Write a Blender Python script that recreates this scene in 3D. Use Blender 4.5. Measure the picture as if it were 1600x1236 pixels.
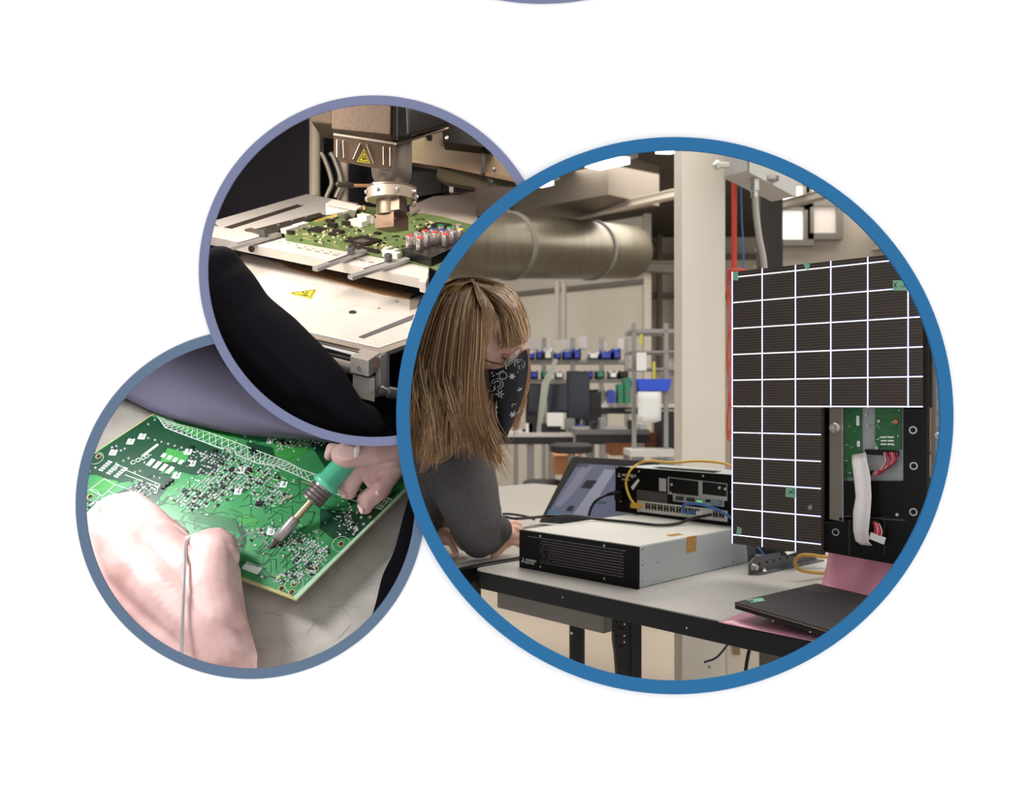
import bpy, bmesh, math, random
from math import sin, cos, pi, radians, sqrt, atan2
from mathutils import Vector, Matrix
from mathutils.geometry import delaunay_2d_cdt, tessellate_polygon
SC = bpy.context.scene
for o in list(bpy.data.objects): bpy.data.objects.remove(o)
R = random.Random(7)
# ------------------------------------------------------------------ camera
F, CX, HY, CZ = 1370.0, 800.0, 630.0, 1.13
cd = bpy.data.cameras.new('camera'); cam = bpy.data.objects.new('camera', cd); SC.collection.objects.link(cam)
cam.location = (0, 0, CZ); cam.rotation_euler = (pi/2, 0, 0)
cd.sensor_fit = 'HORIZONTAL'; cd.sensor_width = 36; cd.lens = 36*F/1600; cd.shift_y = (HY-618)/1600
cd.clip_start = .05; cd.clip_end = 60
cd.dof.use_dof = True; cd.dof.focus_distance = 1.38; cd.dof.aperture_fstop = 6.4
SC.camera = cam
# ------------------------------------------------------------------ world, exposure, lights
w = bpy.data.worlds.new('world'); SC.world = w; w.use_nodes = True
w.node_tree.nodes['Background'].inputs[0].default_value = (1, 1, 1, 1)
w.node_tree.nodes['Background'].inputs[1].default_value = 1.15
SC.view_settings.view_transform = 'Standard'; SC.view_settings.look = 'None'
SC.view_settings.exposure = 0; SC.view_settings.gamma = 1; SC.view_settings.use_curve_mapping = False
SC.cycles.max_bounces = 8; SC.cycles.diffuse_bounces = 4
def area(name, loc, target, sx, sy, power, col=(1, 1, 1)):
    l = bpy.data.lights.new(name, 'AREA'); l.shape = 'RECTANGLE'; l.size = sx; l.size_y = sy; l.energy = power; l.color = col
    o = bpy.data.objects.new(name, l); SC.collection.objects.link(o); o.location = loc
    o.rotation_euler = (Vector(target)-Vector(loc)).to_track_quat('-Z', 'Y').to_euler(); return o
# workshop: rows of ceiling lamps
area('ceiling_lamp_glow', (.9, 2.6, 3.1), (.9, 2.5, 0), 2.4, 1.6, 62, (1, .95, .88))
area('ceiling_lamp_glow', (-.3, 5.4, 3.1), (-.3, 5.4, 0), 3.0, 1.4, 85, (1, .95, .88))
area('ceiling_lamp_glow', (2.5, 7.4, 3.0), (2.5, 7.6, 0), 4.0, 1.6, 120, (1, .95, .88))
area('ceiling_lamp_glow', (-1.4, 8.6, 2.9), (-1.0, 9.5, .8), 3.0, 1.0, 60, (1, .95, .88))
# soldering bench lamp plus an added fill light, both unseen inside the booth
area('bench_unseen_light', (-.76, 1.20, 1.34), (-.44, 1.46, .99), .16, .14, 2.5, (1, .98, 1)).data.spread = radians(100)
area('bench_unseen_light', (-.20, 1.25, .62), (-.35, 1.45, .9), .16, .12, .6, (1, .98, .97))  # fill light added to lift the bench, no lamp of the place
# rework station lamp, inside its booth
area('station_lamp_glow', (-.52, 1.30, 1.66), (-.22, 1.55, 1.3), .30, .22, 4.6, (1, .90, .80))
area('station_lamp_glow', (-.02, 1.45, 1.72), (-.2, 1.6, 1.3), .22, .18, 2.2, (1, .90, .80))
# ------------------------------------------------------------------ helpers
def W(px, py, Y): return Vector(((px-CX)/F*Y, Y, CZ+(HY-py)/F*Y))
def WZ(px, py, z): return W(px, py, (z-CZ)*F/(HY-py))
class PL:
    def __init__(s, n, p0): s.n = Vector(n).normalized(); s.p0 = Vector(p0)
    def __call__(s, px, py, h=0):
        d = Vector(((px-CX)/F, 1, (HY-py)/F)); C = Vector((0, 0, CZ))
        t = (s.p0+s.n*h-C).dot(s.n)/d.dot(s.n); return C+d*t
def lin(c):
    return tuple((x/255/12.92 if x/255 <= .04045 else ((x/255+.055)/1.055)**2.4) for x in c)
MATS = {}
def mat(name, rgb, rough=.5, metal=0, var=0, scale=20, bump=0, emit=0, rgb2=None, stretch=None, spec=.5, trans=0, sss=0, kind='noise'):
    if name in MATS: return MATS[name]
    m = bpy.data.materials.new(name); m.use_nodes = True; nt = m.node_tree; b = nt.nodes['Principled BSDF']
    c = lin(rgb); b.inputs['Base Color'].default_value = (*c, 1); b.inputs['Roughness'].default_value = rough
    b.inputs['Metallic'].default_value = metal; b.inputs['Specular IOR Level'].default_value = spec
    if trans: b.inputs['Transmission Weight'].default_value = trans
    if sss: b.inputs['Subsurface Weight'].default_value = sss; b.inputs['Subsurface Radius'].default_value = (.02, .008, .005)
    if emit: b.inputs['Emission Color'].default_value = (*c, 1); b.inputs['Emission Strength'].default_value = emit
    if var or bump or rgb2:
        tc = nt.nodes.new('ShaderNodeTexCoord'); mp = nt.nodes.new('ShaderNodeMapping'); nt.links.new(tc.outputs['Object'], mp.inputs[0])
        if stretch: mp.inputs['Scale'].default_value = stretch
        if kind == 'noise':
            n = nt.nodes.new('ShaderNodeTexNoise'); n.inputs['Scale'].default_value = scale; n.inputs['Detail'].default_value = 5; out = n.outputs[0]
        elif kind == 'wave':
            n = nt.nodes.new('ShaderNodeTexWave'); n.bands_direction = 'Z'; n.inputs['Scale'].default_value = scale; n.inputs['Distortion'].default_value = .3; out = n.outputs[1]
        nt.links.new(mp.outputs[0], n.inputs['Vector'])
        if var or rgb2:
            r = nt.nodes.new('ShaderNodeValToRGB'); nt.links.new(out, r.inputs[0])
            a = c; d = lin(rgb2) if rgb2 else c
            if rgb2: e0, e1 = a, d
            else: e0 = tuple(max(0, x*(1-var)) for x in c); e1 = tuple(min(1, x*(1+var)) for x in c)
            r.color_ramp.elements[0].position = .32; r.color_ramp.elements[1].position = .68
            r.color_ramp.elements[0].color = (*e0, 1); r.color_ramp.elements[1].color = (*e1, 1)
            nt.links.new(r.outputs[0], b.inputs['Base Color'])
            if emit: nt.links.new(r.outputs[0], b.inputs['Emission Color'])
        if bump:
            bp = nt.nodes.new('ShaderNodeBump'); bp.inputs['Strength'].default_value = bump; bp.inputs['Distance'].default_value = .002
            nt.links.new(out, bp.inputs['Height']); nt.links.new(bp.outputs[0], b.inputs['Normal'])
    MATS[name] = m; return m
def spline(pts, n=6):
    pts = [Vector(p) for p in pts]
    if len(pts) < 3: return pts
    P = [2*pts[0]-pts[1]]+pts+[2*pts[-1]-pts[-2]]; out = []
    for i in range(1, len(P)-2):
        a, b, c, d = P[i-1:i+3]
        for k in range(n):
            t = k/n; out.append(.5*((2*b)+(c-a)*t+(2*a-5*b+4*c-d)*t*t+(3*b-a-3*c+d)*t**3))
    out.append(pts[-1]); return out
class MB:
    def __init__(s): s.v = []; s.f = []
    def add(s, vs, fs):
        k = len(s.v); s.v += [Vector(v) for v in vs]; s.f += [tuple(k+i for i in f) for f in fs]; return s
    def box(s, c, ax, ay, az, hx, hy, hz):
        c = Vector(c); ax, ay, az = Vector(ax)*hx, Vector(ay)*hy, Vector(az)*hz
        vs = [c+ax*i+ay*j+az*k for i in (-1, 1) for j in (-1, 1) for k in (-1, 1)]
        return s.add(vs, [(0, 1, 3, 2), (4, 6, 7, 5), (0, 4, 5, 1), (2, 3, 7, 6), (0, 2, 6, 4), (1, 5, 7, 3)])
    def aabb(s, a, b):
        a = Vector(a); b = Vector(b); c = (a+b)/2; h = (b-a)/2
        return s.box(c, (1, 0, 0), (0, 1, 0), (0, 0, 1), abs(h.x), abs(h.y), abs(h.z))
    def prism(s, poly, off):
        poly = [Vector(p) for p in poly]; off = Vector(off); n = len(poly)
        tri = tessellate_polygon([poly]); vs = poly+[p+off for p in poly]
        fs = [tuple(t) for t in tri]+[tuple(n+i for i in reversed(t)) for t in tri]+[(i, (i+1) % n, n+(i+1) % n, n+i) for i in range(n)]
        return s.add(vs, fs)
    def tube(s, pts, r, seg=8, cap=True):
        pts = [Vector(p) for p in pts]; n = len(pts); rs = r if isinstance(r, (list, tuple)) else [r]*n
        if len(rs) != n:
            rs = [rs[min(len(rs)-2, int(i/(n-1)*(len(rs)-1)))]*(1-((i/(n-1)*(len(rs)-1)) - min(len(rs)-2, int(i/(n-1)*(len(rs)-1)))))+rs[min(len(rs)-1, min(len(rs)-2, int(i/(n-1)*(len(rs)-1)))+1)]*((i/(n-1)*(len(rs)-1)) - min(len(rs)-2, int(i/(n-1)*(len(rs)-1)))) for i in range(n)]
        up = None; vs = []
        for i, p in enumerate(pts):
            t = (pts[min(i+1, n-1)]-pts[max(i-1, 0)]).normalized()
            if up is None:
                up = t.orthogonal().normalized()
            up = (up-t*up.dot(t)); up = up.normalized() if up.length > 1e-6 else t.orthogonal().normalized()
            b = t.cross(up)
            vs += [p+(up*cos(2*pi*k/seg)+b*sin(2*pi*k/seg))*rs[i] for k in range(seg)]
        fs = [(i*seg+k, i*seg+(k+1) % seg, (i+1)*seg+(k+1) % seg, (i+1)*seg+k) for i in range(n-1) for k in range(seg)]
        if cap: fs += [tuple(range(seg))[::-1], tuple((n-1)*seg+k for k in range(seg))]
        return s.add(vs, fs)
    def lathe(s, base, axis, prof, seg=24):
        base = Vector(base); axis = Vector(axis).normalized(); u = axis.orthogonal().normalized(); b = axis.cross(u); vs = []
        for (r, z) in prof: vs += [base+axis*z+(u*cos(2*pi*k/seg)+b*sin(2*pi*k/seg))*max(r, 1e-5) for k in range(seg)]
        n = len(prof)
        fs = [(i*seg+k, i*seg+(k+1) % seg, (i+1)*seg+(k+1) % seg, (i+1)*seg+k) for i in range(n-1) for k in range(seg)]
        fs += [tuple(range(seg))[::-1], tuple((n-1)*seg+k for k in range(seg))]
        return s.add(vs, fs)
    def ball(s, c, r, sx=1, sy=1, sz=1, seg=14, ring=9, M=None):
        c = Vector(c); vs = []
        for i in range(ring+1):
            th = pi*i/ring
            for k in range(seg):
                ph = 2*pi*k/seg; d = Vector((sin(th)*cos(ph)*sx, sin(th)*sin(ph)*sy, cos(th)*sz))*r
                if M: d = M @ d
                vs.append(c+d)
        return s.add(vs, [(i*seg+k, (i+1)*seg+k, (i+1)*seg+(k+1) % seg, i*seg+(k+1) % seg) for i in range(ring) for k in range(seg)])
    def chain(s, pts, M=None, flat=1):
        """tapered rounded limb: pts = [(Vector, radius), ...]"""
        for (a, ra), (b, rb) in zip(pts[:-1], pts[1:]):
            a, b = Vector(a), Vector(b); L = (b-a).length; n = max(2, int(L/(min(ra, rb)*.28))+1)
            for i in range(n+1):
                t = i/n; s.ball(a.lerp(b, t), ra+(rb-ra)*t)
        return s
    def grid(s, g, closed=False):
        m = len(g); n = len(g[0])
        return s.add([p for r in g for p in r], [(i*n+j, i*n+j+1, (i+1)*n+j+1, (i+1)*n+j) for i in range(m-1) for j in range(n-1)])
    def build(s, name, m, parent=None, smooth=False, bevel=0, remesh=0, smooth_it=6, solid=0, kind=None, origin=None, label=None, subsurf=0):
        me = bpy.data.meshes.new(name)
        if parent is not None: org = parent['_o'] if '_o' in parent else parent.location; org = Vector(org)
        elif origin is not None: org = Vector(origin)
        else:
            mn = [min(v[i] for v in s.v) for i in range(3)]; mx = [max(v[i] for v in s.v) for i in range(3)]
            org = Vector(((mn[0]+mx[0])/2, (mn[1]+mx[1])/2, mn[2]))
        me.from_pydata([v-org for v in s.v], [], s.f); me.update()
        bm = bmesh.new(); bm.from_mesh(me)
        if remesh == 0: bmesh.ops.remove_doubles(bm, verts=bm.verts, dist=1e-6)
        bmesh.ops.recalc_face_normals(bm, faces=bm.faces); bm.to_mesh(me); bm.free()
        me.materials.append(m)
        o = bpy.data.objects.new(name, me); SC.collection.objects.link(o)
        if parent is not None: o.parent = parent; o['_o'] = tuple(org)
        else: o.location = org; o['_o'] = tuple(org)
        if smooth or remesh:
            for p in me.polygons: p.use_smooth = True
        if smooth and not remesh:
            try: me.set_sharp_from_angle(angle=radians(40))
            except Exception: pass
        if solid: md = o.modifiers.new('solid', 'SOLIDIFY'); md.thickness = solid; md.offset = 0
        if bevel: md = o.modifiers.new('bevel', 'BEVEL'); md.width = bevel; md.segments = 2; md.limit_method = 'ANGLE'
        if remesh:
            md = o.modifiers.new('remesh', 'REMESH'); md.mode = 'VOXEL'; md.voxel_size = remesh; md.use_smooth_shade = True
            md = o.modifiers.new('smooth', 'SMOOTH'); md.factor = .5; md.iterations = smooth_it
        if subsurf: md = o.modifiers.new('sub', 'SUBSURF'); md.levels = md.render_levels = subsurf
        if kind: o['kind'] = kind
        if label: o['label'] = label
        return o
def tag(o, label, cat, group=None, kind=None):
    o['label'] = label; o['category'] = cat
    if group: o['group'] = group
    if kind: o['kind'] = kind
    return o
def thing(name, label, cat, loc, group=None):
    o = bpy.data.objects.new(name, None); o.empty_display_size = .02; SC.collection.objects.link(o); o.location = Vector(loc)
    return tag(o, label, cat, group)
def clone(root, delta, label=None):
    r = root.copy(); SC.collection.objects.link(r); r.location = root.location+Vector(delta)
    if label: r['label'] = label
    for ch in list(root.children):
        c = ch.copy(); SC.collection.objects.link(c); c.parent = r
        for g in list(ch.children):
            d = g.copy(); SC.collection.objects.link(d); d.parent = c
    return r
def text(body, c, ax, ay, size, m, parent, name='lettering', depth=.0003, align='LEFT'):
    cu = bpy.data.curves.new(name, 'FONT'); cu.body = body; cu.size = size; cu.extrude = depth; cu.align_x = align; cu.materials.append(m)
    o = bpy.data.objects.new(name, cu); SC.collection.objects.link(o)
    bpy.context.view_layer.update(); me = bpy.data.meshes.new_from_object(o); me.name = name; bpy.data.objects.remove(o); o = bpy.data.objects.new(name, me); SC.collection.objects.link(o)
    ax = Vector(ax).normalized(); ay = Vector(ay).normalized(); az = ax.cross(ay)
    M = Matrix((ax, ay, az)).transposed().to_4x4(); M.translation = Vector(c)-Vector(parent['_o'] if '_o' in parent else parent.location)
    o.parent = parent; o.matrix_local = M; return o
ORD = ('first', 'second', 'third', 'fourth', 'fifth', 'sixth', 'seventh', 'eighth', 'ninth', 'tenth', 'eleventh', 'twelfth', 'thirteenth', 'fourteenth', 'fifteenth', 'sixteenth')
X, Y_, Z = Vector((1, 0, 0)), Vector((0, 1, 0)), Vector((0, 0, 1))
# ================================================================== white wall with round openings
WALL = 1.102
C1, C2, C3, C4 = (391, 788), (584.5, 423), (1054.5, 649.5), (847, -385)
R1, R2, R3 = (257, 273), (260, 274), (415, 435.5)
def incirc(p, c, r): return (p[0]-c[0])**2+(p[1]-c[1])**2 < r*r
def arc(c, r, clips, n=1440):
    """the run of points of circle c outside every clip circle"""
    ok = [all(not incirc((c[0]+r*cos(2*pi*i/n), c[1]+r*sin(2*pi*i/n)), cc, rr) for cc, rr in clips) for i in range(n)]
    if all(ok): return [2*pi*i/n for i in range(n+1)]
    best = []
    for st in [i for i in range(n) if ok[i] and not ok[i-1]]:
        out = []; i = st
        while ok[i % n]: out.append(2*pi*i/n); i += 1
        if len(out) > len(best): best = out
    return best
def resample(a, k): return [a[0]+(a[-1]-a[0])*i/k for i in range(k+1)]
def ring(c, rr, clips, Yf, Yb, colr, label, name='round_frame'):
    k = 200; ai = resample(arc(c, rr[0], clips), k); ao = resample(arc(c, rr[1], clips), k)
    sh = 2*pi*round((ai[0]-ao[0])/(2*pi)); ao = [t+sh for t in ao]
    m = MB(); rows = []
    for i in range(k+1):
        pi_ = (c[0]+rr[0]*cos(ai[i]), c[1]+rr[0]*sin(ai[i])); po = (c[0]+rr[1]*cos(ao[i]), c[1]+rr[1]*sin(ao[i]))
        f0, f1 = W(*pi_, Yf), W(*po, Yf); dy = Vector((0, Yb-Yf, 0))
        rows.append([f0, f1, f1+dy, f0+dy, f0])
    m.grid(rows)
    o = m.build(name, colr); return tag(o, label, 'frame')
fb = mat('frame_blue', (48, 107, 154), .9, spec=0); fl = mat('frame_lavender', (121, 126, 156), .9, spec=0); fs_ = mat('frame_slate', (98, 116, 139), .9, spec=0)
ring(C3, R3, [], 1.093, 1.097, fb, 'blue ring frame around the widest round opening, showing the workshop')
ring(C2, R2, [(C3, 425)], 1.0972, 1.0995, fl, 'lavender grey ring frame around the round opening onto the rework machine')
ring(C1, R1, [(C3, 425), (C2, 267)], 1.0997, 1.1018, fs_, 'slate grey ring frame around the lowest round opening, showing the soldering bench')
def disc_ring():
    m = MB(); rows = []
    for i in range(241):
        a = 2*pi*i/240; 
        f0, f1 = W(C4[0]+370*cos(a), C4[1]+370*sin(a), 1.099), W(C4[0]+389.3*cos(a), C4[1]+389.3*sin(a), 1.099); dy = Vector((0, .0028, 0))
        rows.append([f0, f1, f1+dy, f0+dy, f0])
    m.grid(rows); return tag(m.build('round_frame', fl), 'lavender grey ring frame showing only its lowest curve at the top edge', 'frame')
disc_ring()
# the wall itself: one board cut around the three openings
def ptsof(c, r, clips, n=240):
    a = resample(arc(c, r, clips), n); return [(c[0]+r*cos(t), c[1]+r*sin(t)) for t in a]
rm1, rm2, rm3 = 266, 267, 426
hole3 = ptsof(C3, rm3, [(C2, rm2), (C1, rm1)])   # right-hand outside run of the union
hole2 = ptsof(C2, rm2, [(C3, rm3), (C1, rm1)])
hole1 = ptsof(C1, rm1, [(C2, rm2), (C3, rm3)])
def wallboard():
    outer = [(-900, -800), (2500, -800), (2500, 2000), (-900, 2000)]
    loops = [outer]; V = list(outer); E = [(0, 1), (1, 2), (2, 3), (3, 0)]
    def close(pts):
        k = len(V); V.extend(pts); E.extend([(k+i, k+(i+1) % len(pts)) for i in range(len(pts))])
    # union outline assembled from the clipped circle runs
    segs = []
    for c, r, cl in ((C3, rm3, [(C2, rm2), (C1, rm1)]), (C2, rm2, [(C3, rm3), (C1, rm1)]), (C1, rm1, [(C2, rm2), (C3, rm3)])):
        a = arc(c, r, cl, 2880); segs.append([(c[0]+r*cos(t), c[1]+r*sin(t)) for t in resample(a, 200)])
    # order: ring3 run ends near top-left (ring2 start)
    loop = segs[0]+[]
    rest = segs[1:]
    while rest:
        e = loop[-1]; j = min(range(len(rest)), key=lambda i: (rest[i][0][0]-e[0])**2+(rest[i][0][1]-e[1])**2); loop += rest.pop(j)
    close(loop)
    vs, es, fs, *_ = delaunay_2d_cdt([Vector(p) for p in V], E, [], 0, 1e-4)
    def inside(p):
        c = False; n = len(loop)
        for i in range(n):
            a, b = loop[i], loop[(i+1) % n]
            if (a[1] > p[1]) != (b[1] > p[1]) and p[0] < (b[0]-a[0])*(p[1]-a[1])/(b[1]-a[1])+a[0]: c = not c
        return c
    m = MB(); keep = []
    for f in fs:
        cx = sum(vs[i][0] for i in f)/len(f); cy = sum(vs[i][1] for i in f)/len(f)
        if -900 < cx < 2500 and -800 < cy < 2000 and not inside((cx, cy)): keep.append(f)
    m.add([W(v[0], v[1], WALL) for v in vs], keep)
    o = m.build('wall_front', mat('white_paint', (253, 253, 253), 1, spec=0)); o['kind'] = 'structure'; o['label'] = 'plain white wall with round openings'
    md = o.modifiers.new('solid', 'SOLIDIFY'); md.thickness = .008; md.offset = -1
    # keep the thickness behind the face
    me = o.data; n = me.polygons[0].normal
    if n.y > 0:
        for p in me.polygons: p.flip()
wallboard()
# planes of the two benches
P1 = PL((0, -sin(radians(50)), cos(radians(50))), W(391, 788, 1.50))
P2 = PL((.034, -.469, .883), W(592, 543, 1.27))
def sub_arc(c, r, p, q, n=40, ccw=True):
    a0 = atan2(p[1]-c[1], p[0]-c[0]); a1 = atan2(q[1]-c[1], q[0]-c[0])
    if ccw:
        while a1 < a0: a1 += 2*pi
    else:
        while a1 > a0: a1 -= 2*pi
    return [(c[0]+r*cos(a0+(a1-a0)*i/n), c[1]+r*sin(a0+(a1-a0)*i/n)) for i in range(n+1)]
def booth(poly, D, m, name, label):
    Yf = WALL+.0085; mb = MB(); n = len(poly)
    V = list(poly); E = [(i, (i+1) % n) for i in range(n)]
    for gx in range(-240, 860, 40):
        for gy in range(-300, 1340, 40): V.append((gx, gy))
    vs, es, fs, *_ = delaunay_2d_cdt([Vector(p) for p in V], E, [tuple(range(n))], 1, 1e-4)
    mb.add([W(v[0], v[1], D(v[0], v[1])) for v in vs], [tuple(f) for f in fs])
    mb.add([W(*p, Yf) for p in poly]+[W(*p, D(*p)) for p in poly], [(i, (i+1) % n, n+(i+1) % n, n+i) for i in range(n)])
    o = mb.build(name, m); o['kind'] = 'structure'; o['label'] = label; return o
pt32 = segs32 = None
def isect(c0, r0, c1, r1):
    d = math.dist(c0, c1); a = (r0*r0-r1*r1+d*d)/(2*d); h = sqrt(r0*r0-a*a); ux, uy = (c1[0]-c0[0])/d, (c1[1]-c0[1])/d
    return [(c0[0]+a*ux-h*uy, c0[1]+a*uy+h*ux), (c0[0]+a*ux+h*uy, c0[1]+a*uy-h*ux)]
i23 = sorted(isect(C2, rm2, C3, rm3), key=lambda p: p[1]); i12 = sorted(isect(C1, rm1, C2, rm2), key=lambda p: p[0]); i13 = sorted(isect(C1, rm1, C3, rm3), key=lambda p: p[1])
top23, bot23 = i23; l12 = i12[0]; b13 = i13[1]
def D2(px, py):
    t = P2(px, max(py, 150), -.16); return max(1.15, min(2.05, t.y)) if py > 250 else 2.05
def D1(px, py):
    return max(1.2, min(1.84, P1(px, py, -.07).y))
poly2 = [(60, -280), (845, -280), (top23[0]+4, top23[1]-25)]+sub_arc(C3, rm3, top23, bot23, 50, ccw=False)+sub_arc(C2, rm2, bot23, l12, 50, ccw=True)[1:]+[(180, 500), (60, 480)]
poly1 = [(-220, 200), (56, 200), (60, 480), (180, 500)]+sub_arc(C2, rm2, l12, bot23, 50, ccw=False)+sub_arc(C3, rm3, bot23, b13, 40, ccw=False)[1:]+[(655, 1300), (-220, 1300)]
poly1 = [p for i, p in enumerate(poly1)]
booth(poly2, D2, mat('booth_dark', (40, 37, 44), .9), 'wall_left', 'dark backdrop walls around the rework machine')
booth(poly1, D1, mat('booth_grey', (120, 116, 116), .9), 'wall_back', 'grey enclosure behind the soldering bench')
# ================================================================== WORKSHOP seen through the widest opening
def S(mb, name, m, label=None, **k):
    o = mb.build(name, m, **k); o['kind'] = 'structure'
    if label: o['label'] = label
    return o
m_floor = mat('floor_concrete', (196, 182, 164), .45, var=.08, scale=1.5)
m_wall = mat('wall_paint', (206, 199, 187), .8, var=.05, scale=.8)
m_ceil = mat('ceiling_deck', (70, 65, 58), .8, var=.2, scale=2)
m_girt = mat('girt_grey', (112, 106, 98), .7)
m_black = mat('black_plastic', (9, 8, 9), .45, spec=.3)
m_blackm = mat('black_metal', (9, 8, 9), .45, spec=.3, var=.1, scale=60)
m_steel = mat('steel', (168, 168, 166), .35, metal=.9)
m_screw = mat('screw_metal', (205, 203, 198), .3, metal=.8)
m_white = mat('white_plastic', (235, 235, 232), .5)
CEIL = 3.25
S(MB().aabb((-6, 1.9, -.05), (9, 15.5, 0)), 'floor', m_floor, 'beige sealed concrete floor')
S(MB().aabb((-6, 1.9, CEIL), (9, 15.5, CEIL+.05)), 'ceiling', m_ceil, 'dark grey deck ceiling')
S(MB().aabb((-6.05, 1.9, 0), (-6, 15.5, CEIL)), 'wall_side', m_wall)
S(MB().aabb((9, 1.9, 0), (9.05, 15.5, CEIL)), 'wall_right', m_wall)
# far wall in two runs: the left one turns nearer towards the corner
A0, A1 = W(500, 600, 13.6), W(1010, 600, 9.9)
def vwall(p, q, z0, z1, t=.06):
    p = Vector((p.x, p.y, 0)); q = Vector((q.x, q.y, 0)); d = (q-p).normalized(); nrm = Vector((-d.y, d.x, 0))
    return MB().prism([p+Z*z0, q+Z*z0, q+Z*z1, p+Z*z1], nrm*t), d, nrm
b, dA, nA = vwall(A0-(A1-A0)*.5, A1, 0, CEIL); S(b, 'wall_far', m_wall, 'cream workshop wall behind the shelving')
gb = MB()
for z in (2.48,):
    gb.prism([A0-nA*.01+Z*(z-A0.z), A1-nA*.01+Z*(z-A1.z), A1-nA*.01+Z*(z+.05-A1.z), A0-nA*.01+Z*(z+.05-A0.z)], -nA*.06)
S(gb, 'trim_1', m_girt, 'grey girt along the cream wall')
B0, B1 = Vector((A1.x, 11.2, 0)), Vector((9, 11.2, 0))
b, dB, nB = vwall(B0, B1, 0, CEIL); S(b, 'wall_rear', m_wall, 'cream workshop wall with windows')
gb = MB()
for z in (1.13+.122*11.2, 1.13+.166*11.2, 1.13+.2*11.2): gb.aabb((B0.x, 11.08, z-.03), (8.9, 11.19, z+.03))
for x in (1.72, 1.86, 2.1): gb.aabb((x-.03, 11.02, 1.55), (x+.03, 11.1, CEIL))
S(gb, 'trim_2', m_girt, 'grey steel framing on the rear wall')
S(MB().aabb((B0.x-.04, 9.8, 0), (B0.x+.04, 11.2, CEIL)), 'wall_return', m_wall)
# ceiling beams
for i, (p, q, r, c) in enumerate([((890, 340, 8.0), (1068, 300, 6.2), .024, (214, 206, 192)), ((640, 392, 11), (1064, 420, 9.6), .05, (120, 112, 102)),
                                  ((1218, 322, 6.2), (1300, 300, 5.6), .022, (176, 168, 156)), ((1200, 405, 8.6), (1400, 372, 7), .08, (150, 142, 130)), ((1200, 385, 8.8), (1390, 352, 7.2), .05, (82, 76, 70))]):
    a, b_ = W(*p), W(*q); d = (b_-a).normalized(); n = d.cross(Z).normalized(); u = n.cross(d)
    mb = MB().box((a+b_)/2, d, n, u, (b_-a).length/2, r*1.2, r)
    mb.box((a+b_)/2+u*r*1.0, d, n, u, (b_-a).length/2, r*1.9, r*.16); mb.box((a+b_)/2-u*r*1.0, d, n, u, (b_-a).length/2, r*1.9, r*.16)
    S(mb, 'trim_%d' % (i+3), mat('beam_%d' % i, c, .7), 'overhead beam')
# big duct
dc = mat('duct_metal', (112, 105, 90), .36, metal=.55, var=.12, scale=3, stretch=(8, 1, 1))
a, b_ = W(560, 372, 5.4), W(982, 394, 8.2)
d = (b_-a).normalized(); L = (b_-a).length; prof = []
n = 40
for i in range(n+1):
    z = L*i/n; prof += [(.2485, z), (.2492, z+.006)]
dk = thing('ventilation_duct', 'large round grey metal duct hanging below the ceiling at upper left', 'duct', a)
MB().lathe(a, d, [(.20, -.01)]+prof+[(.20, L+.03)], 40).build('duct_pipe', dc, dk, smooth=True)
for t in (.45, .8):
    p = a+d*L*t; MB().lathe(p-d*.02, d, [(.252, 0), (.262, .005), (.262, .045), (.252, .05)], 40).build('hanger_band', m_girt, dk, smooth=True)
    MB().tube([p+Z*.25, Vector((p.x, p.y, CEIL))], .008).build('hanger_rod', m_girt, dk)
a, b_ = W(800, 318, 8.0), W(1050, 270, 6.6)
db = thing('duct_branch', 'dim grey duct box above the big round duct', 'duct', a)
MB().box((a+b_)/2, (b_-a).normalized(), Z.cross((b_-a).normalized()), Z, .55, .3, .16).build('duct_body', mat('duct_dim', (128, 118, 106), .6, metal=.3), db)
# light fixtures
m_lamp = mat('lamp_light', (255, 250, 238), .5, emit=5)
def fixture(p, q, w_, label):
    a, b_ = W(*p), W(*q); d = (b_-a); L = d.length; d.normalize(); n = Z.cross(d).normalized()
    t = thing('ceiling_light', label, 'ceiling light', (a+b_)/2, 'ceiling strip lights')
    MB().box((a+b_)/2+Z*.035, d, n, Z, L/2+.03, w_*.8, .02).build('housing', m_girt, t)
    MB().box((a+b_)/2, d, n, Z, L/2, w_/2, .016).build('diffuser', m_lamp, t)
    for s in (-1, 1): MB().tube([(a+b_)/2+d*s*L*.35+Z*.05, Vector((((a+b_)/2+d*s*L*.35).x, ((a+b_)/2+d*s*L*.35).y, CEIL))], .006).build('hanger_rod', m_girt, t)
fixture((926, 259, 4.6), (972, 249, 4.4), .10, 'glowing strip light under the dark ceiling, upper left of the workshop')
fixture((1035, 236, 4.9), (1062, 231, 4.6), .08, 'glowing strip light cut by the frame, left of the column top')
fixture((840, 288, 5.6), (858, 284, 5.5), .07, 'small dim strip light beside the duct, far left')
# windows in the rear wall, right
m_win = mat('window_daylight', (255, 248, 236), .5, emit=2.2); m_win2 = mat('window_daylight_dim', (232, 226, 218), .5, emit=.75)
def window(nm, x0, y0, x1, y1, m, Y=11.0):
    t = bpy.data.objects.new(nm, None); SC.collection.objects.link(t); t.location = W((x0+x1)/2, y1, Y); t['kind'] = 'structure'; t['label'] = 'bright window high in the rear wall'
    a, b_ = W(x0, y0, Y), W(x1, y1, Y); MB().aabb((a.x, Y+.03, b_.z), (b_.x, Y+.05, a.z)).build('window_pane', m, t)
    fr = MB(); w_ = .05
    fr.aabb((a.x-w_, Y, b_.z-w_), (b_.x+w_, Y+.06, b_.z)); fr.aabb((a.x-w_, Y, a.z), (b_.x+w_, Y+.06, a.z+w_)); fr.aabb((a.x-w_, Y, b_.z), (a.x, Y+.06, a.z)); fr.aabb((b_.x, Y, b_.z), (b_.x+w_, Y+.06, a.z))
    fr.build('window_frame', m_girt, t)
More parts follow.
